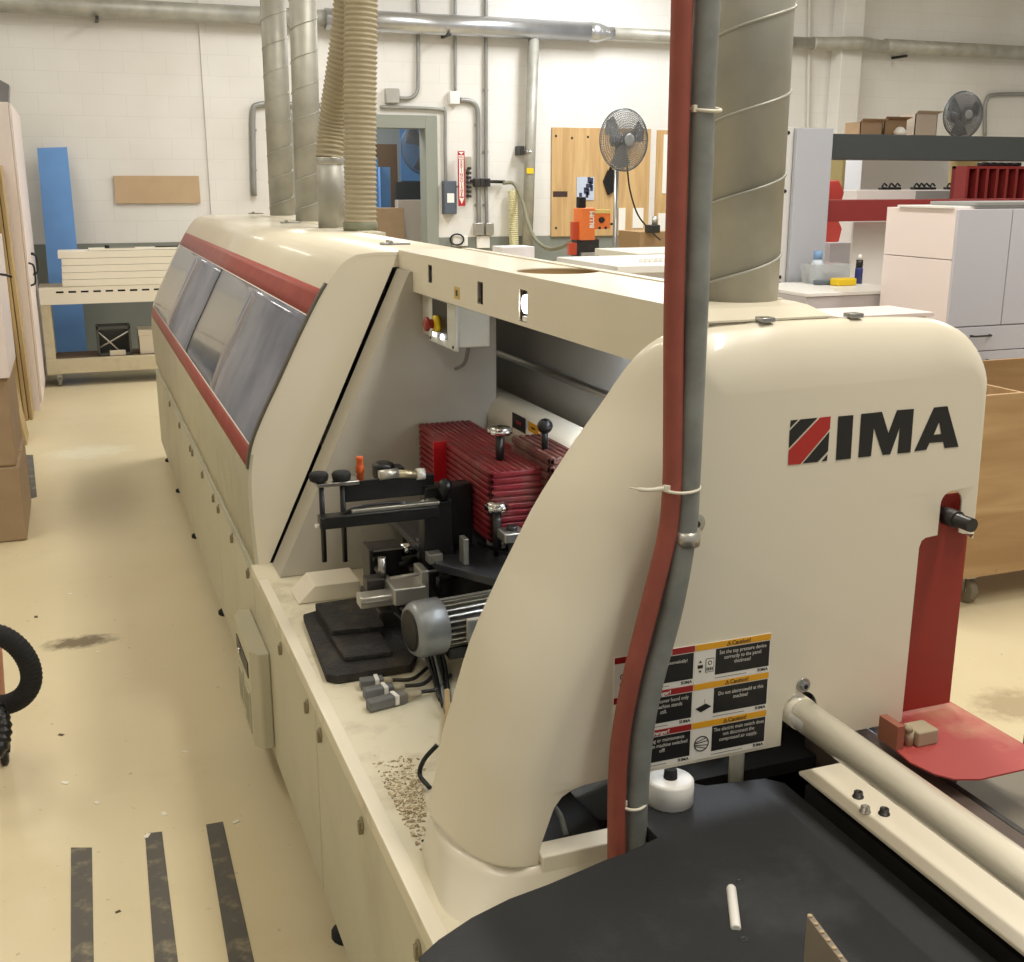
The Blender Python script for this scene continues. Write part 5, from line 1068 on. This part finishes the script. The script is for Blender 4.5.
# ============================================================ BORING MACHINE AND BENCHES BEHIND
by = 9.0
bz = at(590, 262, Y=by).z
r = thing('boring_machine', (at(587, 250, Y=by).x, by, bz), 'orange hinge boring machine on the white bench behind the edge bander', 'machine')
def bp(px, py, Y=by): return at(px, py, Y=Y)
a = bp(580, 208); b = bp(594, 240); MB().box((a.x, by-.02, b.z), (b.x, by+.14, a.z), orange, .008).build('drill_housing', r)
mb = MB(); mb.text('BLUM', .056, (a.x+(b.x-a.x)*.90, by-.022, b.z+.10), (0, 0, 1), (-1, 0, 0), stwht, bold=.002); mb.build('white_lettering', r)
a = bp(594, 210); b = bp(611, 229); MB().box((a.x, by+.01, b.z), (b.x, by+.12, a.z), orange, .012).build('control_head', r); MB().box((a.x, by+.0, a.z-.03), (b.x, by+.02, a.z+.005), mat('cream_lid', (226, 200, 120), .5), .004).build('lid', r)
c = bp(602, 220); MB().lathe((c.x, by+.01, c.z), (0, -1, 0), [(0, .026), (.02, .022), (.022, .01)], black, 16).build('dial', r)
for px, py in ((600, 228), (606, 228), (612, 224)): c = bp(px, py); MB().lathe((c.x, by+.01, c.z), (0, -1, 0), [(0, .012), (.012, .010)], dsteel, 10).build('button', r)
a = bp(574, 222); b = bp(581, 240); MB().box((a.x, by+.02, b.z), (b.x, by+.08, a.z), mat('orange_red', (190, 74, 40), .5), .006).build('side_bracket', r)
a = bp(580, 197); b = bp(587, 208); MB().box((a.x, by+.02, b.z), (b.x, by+.08, a.z), black, .006).build('cable_box', r)
a = bp(577, 240); b = bp(600, 258); mb = MB(); mb.box((a.x, by+.02, b.z), (b.x, by+.12, a.z), dsteel, .006); mb.cyl((a.x+.02, by+.05, b.z-.02), (a.x+.02, by+.05, a.z+.12), .012, steel, n=12); mb.cyl((b.x-.01, by+.05, b.z-.02), (b.x-.01, by+.05, a.z+.02), .012, steel, n=12); mb.box((a.x+.03, by-.03, b.z-.01), (b.x-.04, by+.03, b.z+.05), alu, .004); mb.build('drill_carriage', r)
a = bp(570, 243); b = bp(577, 255); MB().box((a.x, by, b.z), (b.x, by+.06, a.z), mat('orange_red', (190, 74, 40), .5), .006).build('side_stop', r)
zt = bp(590, 262).z
a = bp(562, 258); MB().box((a.x, by-.18, zt-.02), (bp(620, 258).x, by+.2, zt), mat('bench_pale_grey', (190, 190, 186), .5), .005).build('work_plate', r)
a = bp(568, 262); MB().box((a.x+.02, by-.15, zt-.06), (bp(612, 262).x, by+.1, zt-.021), black, .005).build('plate_base', r)
# white benches (long)
bn = zt-.065
r = thing('workbench', (4.6, 9.0, 0), 'long pale workbench carrying the orange boring machine', 'bench')
MB().box((bp(540, 260).x, by-.35, bn-.03), (bp(700, 260).x, by+.5, bn), whitelam, .004).build('bench_top', r)
MB().box((bp(544, 260).x, by-.3, 0), (bp(548, 260).x, by+.45, bn-.03), whitelam).build('side_panel', r); MB().box((bp(692, 260).x, by-.3, 0), (bp(696, 260).x, by+.45, bn-.03), whitelam).build('side_panel', r)
a = at(508, 248, Y=9.4); MB().box((a.x, 9.53, 0), (at(540, 255, Y=9.4).x, 9.8, a.z), whitelam, .003).build('white_carcass', label='white panel box beyond the machine, left of the orange machine', category='box')
ORG_w = bpy.data.objects['white_carcass']
a = at(625, 252, Y=7.2); mb = MB(); mb.box((a.x, 7.0, a.z-.05), (at(700, 252, Y=7.2).x, 7.7, a.z), mat('off_white_panel', (222, 218, 206), .5), .004); mb.build('panel_stack', label='pale panels stacked beyond the machine, behind the red hose', category='panel')
a = at(610, 262, Y=5.6); mb = MB(); mb.box((a.x-.1, 5.3, a.z-.04), (at(700, 262, Y=5.6).x+.3, 6.1, a.z), white, .004); r_ = mb.build('laminated_board', label='white laminated board lying beyond the machine roof, left of the wide duct', category='board')
mb = MB(); mb.box((2.55, 5.35, 0), (3.2, 6.05, a.z-.042), whitelam); mb.build('panel_trolley', label='white trolley body standing below the white laminated board', category='trolley')
mb = MB(); mb.box((at(625, 252, Y=7.2).x+.02, 7.05, 0), (at(700, 252, Y=7.2).x-.02, 7.65, at(625, 252, Y=7.2).z-.052), whitelam); mb.build('panel_pallet', label='white base cabinet carrying the pale panel stack', category='cabinet')
mb = MB()
rs = random.Random(9)
for k in range(5):
    c = at(641+k*5, 266+rs.uniform(-2, 2), Y=5.5); mb.lathe((c.x, c.y, a.z), (0, 0, 1), [(0, .012), (.01, .014), (.02, .008), (.022, .01)], white, 10)
mb.build('plastic_caps', label='cluster of small white plastic caps on the white panel', category='caps', kind='stuff')
# brown stool / cabinet near fan base
a = at(640, 232, Y=10.6); b = at(672, 255, Y=10.6); MB().box((a.x, 10.6, 0), (b.x, 11.1, a.z), mat('brown_box', (160, 130, 92), .7), .004).build('brown_cabinet', label='brown wooden box standing behind the fan pole', category='box')
mb = MB(); c = at(655, 233, Y=10.5); mb.box((c.x-.06, 10.5, c.z), (c.x+.06, 10.62, c.z+.08), dsteel, .01); mb.cyl((c.x+.02, 10.55, c.z+.08), (c.x+.02, 10.55, c.z+.16), .03, alu, n=12); mb.build('bench_grinder', label='small dark tool on the brown wooden box', category='tool')

# ============================================================ FAR ROOM (through the doorway)
MB().box((at(406, 150, Y=14.9).x, 15.17, at(410, 181, Y=14.9).z), (at(430, 150, Y=14.9).x, 15.2, at(410, 100, Y=14.9).z), blue).build('far_blue_board', label='blue board on the far wall seen through the doorway, beside the round fan', category='board')
MB().box((at(380, 165, Y=13.6).x, 13.6, 0), (at(390, 165, Y=13.6).x, 13.7, at(385, 167, Y=13.6).z), blue).build('far_blue_board', label='tall blue board standing just inside the doorway', category='board')
MB().box((at(370, 165, Y=13.5).x-.1, 13.5, 0), (at(378, 165, Y=13.5).x, 13.58, at(385, 158, Y=13.5).z), blue).build('far_blue_board', label='blue board behind the ribbed hose, inside the doorway', category='board')
MB().box((at(286, 165, Y=13.6).x, 13.6, 0), (at(300, 165, Y=13.6).x, 13.7, at(290, 120, Y=13.6).z), blue).build('far_blue_board', label='blue board seen between the two spiral ducts', category='board')
MB().box((at(370, 165, Y=14.3).x, 14.3, 0), (at(397, 150, Y=14.3).x, 14.6, at(385, 144, Y=14.3).z), mat('brown_cupboard', (104, 86, 68), .6), .004).build('far_cupboard', label='brown cupboard in the far room behind the blue boards', category='cupboard')
MB().box((at(396, 182, Y=14.2).x, 14.2, 0), (at(432, 182, Y=14.2).x, 14.25, at(410, 182, Y=14.2).z), mat('dark_slate', (60, 64, 66), .6)).build('far_dark_panel', label='dark slate panel low in the far room', category='panel')
MB().box((at(372, 208, Y=13.1).x, 13.1, 0), (at(404, 208, Y=13.1).x, 13.3, at(385, 208, Y=13.1).z), carton, .004).build('far_carton', label='tan cardboard box just inside the doorway', category='box')
MB().box((at(398, 200, Y=13.35).x, 13.35, 0), (at(426, 200, Y=13.35).x, 13.5, at(410, 200, Y=13.35).z), mat('pale_board', (196, 188, 178), .6), .004).build('far_pale_board', label='pale board right inside the doorway', category='board')
fcx = at(424, 150, Y=13.9)
t = fan('wall_fan', at(426, 148, Y=14.0), .32, 0, None, 'large dark round fan in the far room, cut by the door frame', mat('far_blade', (90, 94, 100), .5))
area('far_room_light', (2.6, 13.7, 3.3), .4, 1.2, 70, (1, .97, .92))

# ============================================================ RIGHT SIDE
# gantry press
GY = 6.2
def gp(px, py, Y=GY): return at(px, py, Y=Y)
r = thing('panel_press', (4.4, GY, 0), 'grey upright press frame with dark and red cross beams', 'machine')
MB().box((4.235, GY, 0), (4.50, GY+.30, 2.13), gantry, .004).build('upright', r)
MB().box((4.145, GY+.03, 0), (4.232, GY+.26, 2.135), mat('gantry_side', (206, 204, 200), .45), .004).build('upright_flange', r)
MB().box((4.50, GY+.03, 1.945), (9.5, GY+.28, 2.10), dbeam, .004).build('dark_beam', r)
MB().box((4.47, GY+.05, 1.56), (8.0, GY+.20, 1.695), pressred, .004).build('red_beam', r)
mb = MB(); mb.box((4.142, GY+.08, 1.25), (4.146, GY+.11, 2.05), dsteel); mb.build('slot', r)
for z in (1.18, 1.22, 1.75, 2.10): MB().lathe((4.19, GY+.03, z), (0, -1, 0), [(0, .012), (.004, .01)], black, 10).build('bolt', r)
for px, py, lb in ((828, 195, 'bright red clamp head hanging on the press upright, upper'), (826, 232, 'bright red clamp head hanging on the press upright, lower')):
    c = gp(px+8, py, 6.8); mb = MB(); mb.prism([(c.x-.10, 6.8, c.z-.07), (c.x+.05, 6.8, c.z-.07), (c.x+.07, 6.8, c.z+.02), (c.x+.02, 6.8, c.z+.10), (c.x-.10, 6.8, c.z+.09)], (0, .12, 0), mat('clamp_red', (226, 84, 76), .5)); mb.build('clamp_head', r, bevel=.01)
# items on top of the dark beam line (shelf behind)
SYY = 8.2
sh = at(900, 134, Y=SYY).z
r = thing('high_shelf', (7.2, SYY, 0), 'tall tan shelf unit behind the dark press beam', 'shelf')
xa, xb = at(838, 134, Y=SYY).x, at(990, 134, Y=SYY).x
MB().box((xa, SYY-.1, sh-.05), (xb, SYY+.45, sh-.012), mdf, .003).build('shelf_board', r)
MB().box((xa, SYY, 0), (xa+.10, SYY+.4, sh-.05), mat('tan_post', (176, 158, 108), .6), .003).build('side_post', r)
MB().box((xb-.06, SYY, 0), (xb, SYY+.4, sh-.05), mat('tan_post', (176, 158, 108), .6), .003).build('side_post', r)
sz = sh-.011
for (px0, px1, py, d, m2, nm, lb, cat) in ((857, 879, 122, .2, carton, 'open_carton', 'open brown carton on the high shelf, leftmost', 'box'), (881, 903, 120, .18, mat('brown_carton_dark', (146, 120, 90), .8), 'open_carton', 'brown carton with raised flaps on the high shelf', 'box'), (912, 934, 114, .2, mat('grey_carton_b', (186, 174, 158), .8), 'pale_carton', 'pale open carton wrapped in plastic on the high shelf', 'box'), (922, 940, 120, .16, mdf, 'tan_carton', 'tan carton beside the fan on the high shelf', 'box')):
    a = at(px0, py, Y=SYY+.05); b = at(px1, py, Y=SYY+.05); y0 = SYY+.0 if nm != 'tan_carton' else SYY+.22
    t = thing(nm, ((a.x+b.x)/2, y0, sz), lb, cat); zt_ = a.z
    mb = MB(); th = .006
    for A_, B_ in (((a.x, y0, sz), (b.x, y0+th, zt_)), ((a.x, y0+d, sz), (b.x, y0+d+th, zt_)), ((a.x, y0, sz), (a.x+th, y0+d, zt_)), ((b.x-th, y0, sz), (b.x, y0+d, zt_)), ((a.x, y0, sz), (b.x, y0+d, sz+th))): mb.box(A_, B_, m2)
    mb.build('box_body', t); mb = MB(); mb.prism([(a.x, y0, zt_), (b.x, y0, zt_), (b.x+.02, y0-.05, zt_+.02), (a.x-.02, y0-.05, zt_+.02)], (0, 0, .004), m2); mb.build('flap', t)
c = at(899, 131, Y=SYY-.03); mb = MB(); mb.lathe((c.x, SYY-.04, sz), (0, 0, 1), [(0, .05), (.03, .055), (.06, .03), (.07, .005)], white, 14); mb.build('white_bag', label='small white plastic bag on the high shelf', category='bag')
fan('shelf_fan', at(963, 115, Y=8.25), .195, -.1, None, 'grey round fan head sitting on the high shelf at the right', mat('blade_grey2', (112, 112, 108), .4))
# tall pale wardrobe behind + low cabinet with knobs
wy = 7.6
a = at(862, 162, Y=wy); 
# pale cabinet wall behind
MB().box((at(860, 190, Y=9).x, 9.0, 0), (at(955, 190, Y=9).x, 9.6, at(900, 155, Y=9).z), mat('pale_grey_unit', (204, 206, 212), .5), .004).build('pale_tall_unit', label='tall pale grey cabinet behind the red cross beam', category='cabinet')
r = thing('display_cabinet', (6.2, wy, 0), 'white cabinet below the red beam with dark clips on its top', 'cabinet')
cz = at(900, 190, Y=wy).z; xa = at(857, 190, Y=wy).x; xb = at(968, 190, Y=wy).x
MB().box((xa, wy, 0), (xb, wy+.5, cz), whitelam, .003).build('carcass', r)
MB().box((at(916, 190, Y=wy).x, wy-.01, cz-.10), (at(960, 190, Y=wy).x, wy, cz-.008), mat('grey_front', (150, 154, 152), .5)).build('grey_panel', r)
rs = random.Random(4)
for k, px in enumerate((883, 890, 896, 915, 920, 925, 931, 948, 954, 959)):
    c = at(px, 189, Y=wy+.08); mb = MB(); s_ = .03
    mb.box((c.x-.035, wy+.05, cz+.001), (c.x+.03, wy+.10, cz+.022), black, .006); mb.tube([(c.x-.02, wy+.07, cz+.02), (c.x+.0, wy+.07, cz+.05), (c.x+.03, wy+.07, cz+.03)], .008, black, n=6, sub=3)
    mb.build('black_clip', label='small black spring clip on top of the white cabinet', category='clip', group='black clips on the white cabinet')
# red slatted unit at the far right
r = thing('red_rack', (9.0, 9.0, 0), 'dark red slatted rack at the far right', 'rack'); RYY = 7.0
xa = at(967, 170, Y=RYY).x; zt_ = at(990, 166, Y=RYY).z
MB().box((xa, RYY+.12, 1.2), (xa+1.3, RYY+.16, zt_), mat('deep_red', (110, 16, 22), .5)).build('back_panel', r)
MB().box((xa, RYY, 1.2), (xa+1.3, RYY+.16, 1.25), pressred).build('bottom_rail', r); MB().box((xa, RYY, zt_-.02), (xa+1.3, RYY+.16, zt_), pressred).build('top_rail', r)
for k in range(14): MB().box((xa+k*.094, RYY, 1.25), (xa+k*.094+.024, RYY+.12, zt_-.02), pressred).build('slat', r)
MB().box((xa, RYY+.02, 0), (xa+.05, RYY+.14, 1.2), dsteel).build('leg', r); MB().box((xa+1.2, RYY+.02, 0), (xa+1.25, RYY+.14, 1.2), dsteel).build('leg', r)
mb = MB()
for k in range(5): c = at(985+k*8, 163, Y=RYY+.05); mb.box((c.x-.03, RYY+.03, zt_+.001), (c.x+.03, RYY+.10, zt_+.03), black, .008)
mb.build('black_fittings', label='row of black fittings on top of the dark red rack', category='fittings', kind='stuff')
# two-section white cabinet in front
CYY = 4.9
a = at(957, 209, Y=CYY); ct = a.z; x0c = a.x
r = thing('tall_storage_cabinet', (x0c+.5, CYY, 0), 'large white and grey cabinet with drawers behind the plywood crate', 'cabinet')
MB().box((x0c, CYY+.002, 0), (x0c+1.4, CYY+.56, 1.40), pinkw, .002).build('lower_carcass', r); MB().box((x0c, CYY+.002, 1.404), (x0c+1.4, CYY+.56, ct), pinkw, .002).build('upper_carcass', r)
dx = at(1001, 300, Y=CYY).x; zdr = at(995, 325, Y=CYY).z
MB().box((x0c, CYY-.018, zdr+.004), (dx-.003, CYY, ct-.002), greylam, .002).build('door', r); MB().box((dx+.003, CYY-.018, zdr+.004), (x0c+1.4, CYY, ct-.002), greylam, .002).build('door', r)
z = zdr
for k in range(5):
    d_ = MB().box((x0c, CYY-.018, z-.135), (x0c+1.4, CYY, z-.003), greylam, .002).build('drawer', r)
    MB().tube([(x0c+.16, CYY-.018, z-.05), (x0c+.17, CYY-.045, z-.05), (x0c+.28, CYY-.045, z-.05), (x0c+.29, CYY-.018, z-.05)], .006, dsteel, n=8).build('handle', d_); z -= .137
MB().box((x0c-.25, CYY+.02, ct+.001), (x0c+.02, CYY+.5, ct+.012), pinkw) if False else None
MB().box((x0c-.02, CYY+.02, ct+.001), (x0c+1.0, CYY+.45, ct+.014), white, .002).build('cabinet_lid_board', label='white board lying on top of the large cabinet', category='board')
MB().box((x0c+.12, CYY-.01, ct+.015), (x0c+1.3, CYY+.35, ct+.035), mat('grey_slab', (150, 150, 148), .6), .003).build('grey_slab', label='grey slab lying above the white board on the large cabinet', category='board')
# white open board behind left of cabinet + desk with tools
DYY = 5.5
dz = at(840, 292, Y=DYY).z
xa = at(806, 292, Y=DYY).x; xb = at(912, 290, Y=DYY).x
r = thing('assembly_table', (4.3, 5.6, 0), 'white table carrying the yellow block and spray can beside the upright', 'table')
MB().box((xa, DYY, dz-.10), (xb, DYY+.66, dz-.022), mat('apron_grey', (196, 190, 190), .5), .002).build('apron', r); MB().box((xa-.0, DYY-.01, dz-.02), (xb-.0, DYY+.67, dz), white, .002).build('table_top', r)
for xx in (xa+.02, xb-.08):
    for yy in (DYY+.02, DYY+.60): MB().box((xx, yy, 0), (xx+.05, yy+.05, dz-.10), whitelam).build('leg', r)
# back upright white panel
MB().box((at(852, 250, Y=6.45).x, 6.45, 0), (at(905, 250, Y=6.45).x, 6.47, at(860, 222, Y=6.45).z), white, .002).build('upright_white_panel', label='white upright panel standing below the red beam, behind the tools', category='panel')
def tp(px, py): q = at(px, py, Z=dz); return q
c = tp(847, 286); MB().box((c.x-.07, c.y-.0, dz+.001), (c.x+.07, c.y+.08, dz+.045), yel, .008).build('yellow_block', label='yellow plastic block on the white table', category='block')
c = tp(861, 284); r = thing('spray_can', (c.x, c.y, dz), 'dark blue spray can with a clear cap on the white table', 'can')
mb = MB(); mb.lathe((c.x, c.y+.03, dz+.001), (0, 0, 1), [(0, .024), (.09, .024), (.10, .02)], mat('can_blue', (40, 50, 110), .35), 20); mb.build('can_body', r); MB().lathe((c.x, c.y+.03, dz+.101), (0, 0, 1), [(0, .021), (.045, .021)], black, 18).build('black_band', r); MB().lathe((c.x, c.y+.03, dz+.146), (0, 0, 1), [(0, .014), (.03, .012), (.035, .005)], white, 14).build('nozzle_cap', r)
c = tp(840, 285); r = thing('parts_bin', (c.x, c.y+.1, dz), 'clear plastic parts bin behind the yellow block', 'bin')
mb = MB(); mb.prism([(c.x-.12, c.y+.07, dz+.001), (c.x+.12, c.y+.07, dz+.001), (c.x+.13, c.y+.08, dz+.12), (c.x-.13, c.y+.08, dz+.12)], (0, .16, 0), clearbag); mb.build('bin_shell', r, bevel=.003)
MB().box((c.x-.10, c.y+.11, dz+.004), (c.x+.10, c.y+.22, dz+.06), mat('mixed_parts', (130, 120, 130), .6, var=.5, vscale=60), .01).build('contents', r)
c = tp(820, 284); r = thing('cleaner_bottle', (c.x, c.y, dz), 'pale bottle with a blue cap beside the grey upright', 'bottle')
MB().lathe((c.x, c.y+.04, dz+.001), (0, 0, 1), [(0, .038), (.01, .042), (.12, .04), (.15, .025)], mat('pale_bottle', (196, 206, 214), .4), 20).build('bottle_body', r); MB().lathe((c.x, c.y+.04, dz+.15), (0, 0, 1), [(0, .028), (.05, .028), (.052, .02)], mat('cap_blue', (120, 156, 196), .4), 18).build('cap', r)
c = tp(824, 285); MB().box((c.x-.06, c.y-.02, dz+.001), (c.x+.09, c.y+.03, dz+.03), mat('slate_tool', (88, 98, 106), .5), .008, rot=Matrix.Rotation(-.25, 3, 'Z')).build('grey_tool', label='slate grey hand tool lying on the white table', category='tool')
c = tp(829, 290); MB().box((c.x-.08, c.y-.04, dz+.0005), (c.x+.04, c.y+.01, dz+.0025), white, rot=Matrix.Rotation(.1, 3, 'Z')).build('paper_sheet', label='white paper sheet at the front of the white table', category='paper')
# small grey cabinets under shelf behind clamp
MB().box((at(830, 250, Y=6.95).x, 6.95, 0), (at(852, 250, Y=6.95).x, 7.3, at(840, 243, Y=6.95).z), greylam, .003).build('grey_unit', label='grey unit behind the table, right of the red clamp', category='cabinet')
MB().box((at(838, 190, Y=7.9).x, 8.12, 0), (at(858, 190, Y=7.9).x, 8.16, at(850, 150, Y=7.9).z), mat('tan_panel_b', (186, 172, 120), .6), .003).build('tan_tall_panel', label='tall tan panel standing behind the red beam', category='panel')
# table with white panels near the machine
r = thing('panel_stack', (3.7, 4.7, 0), 'white panel stack just behind the front cover, in front of the large cabinet', 'panel stack')
MB().box((3.05, 4.50, 1.165), (3.93, 4.84, 1.185), pinkw, .002).build('upper_panel', r); MB().box((3.02, 4.52, .0), (3.90, 4.82, 1.163), pinkw, .002).build('lower_body', r)
# grey strap on corner
c = at(940, 321, Z=1.46)
# plywood crate on casters
KY = 3.64; kx0 = 3.22; kx1 = 4.9; kz0, kz1 = .14, .945; kd = .62
r = thing('plywood_crate', (4.0, KY+.3, 0), 'open plywood crate on grey casters at the right edge', 'crate')
MB().box((kx0, KY, kz0), (kx1, KY+.018, kz1), crate_m).build('front_board', r, bevel=.001); MB().box((kx0, KY+kd-.018, kz0), (kx1, KY+kd, kz1+.03), crate_m).build('back_board', r, bevel=.001)
MB().box((kx0, KY+.018, kz0), (kx0+.018, KY+kd-.018, kz1), crate_m).build('end_board', r, bevel=.001); MB().box((kx0+.018, KY+.018, kz0), (kx1, KY+kd-.018, kz0+.018), crate_m).build('crate_floor', r)
MB().box((3.70, KY+.018, kz0+.02), (3.718, KY+kd-.018, kz1-.004), crate_m).build('divider', r, bevel=.001)
for xx in (3.56, 4.7):
    for yy in (KY+.07, KY+kd-.08):
        mb = MB(); mb.lathe((xx-.018, yy, .06), (1, 0, 0), [(0, .05), (.004, .058), (.032, .058), (.036, .05)], mat('caster_rubber', (120, 112, 96), .6), 24); mb.cyl((xx-.02, yy, .06), (xx+.02, yy, .06), .018, steel, n=14); mb.box((xx-.026, yy-.03, .115), (xx+.026, yy+.03, .139), steel, .003); mb.box((xx-.026, yy-.015, .05), (xx-.021, yy+.015, .12), steel); mb.box((xx+.021, yy-.015, .05), (xx+.026, yy+.015, .12), steel); mb.build('caster', r)
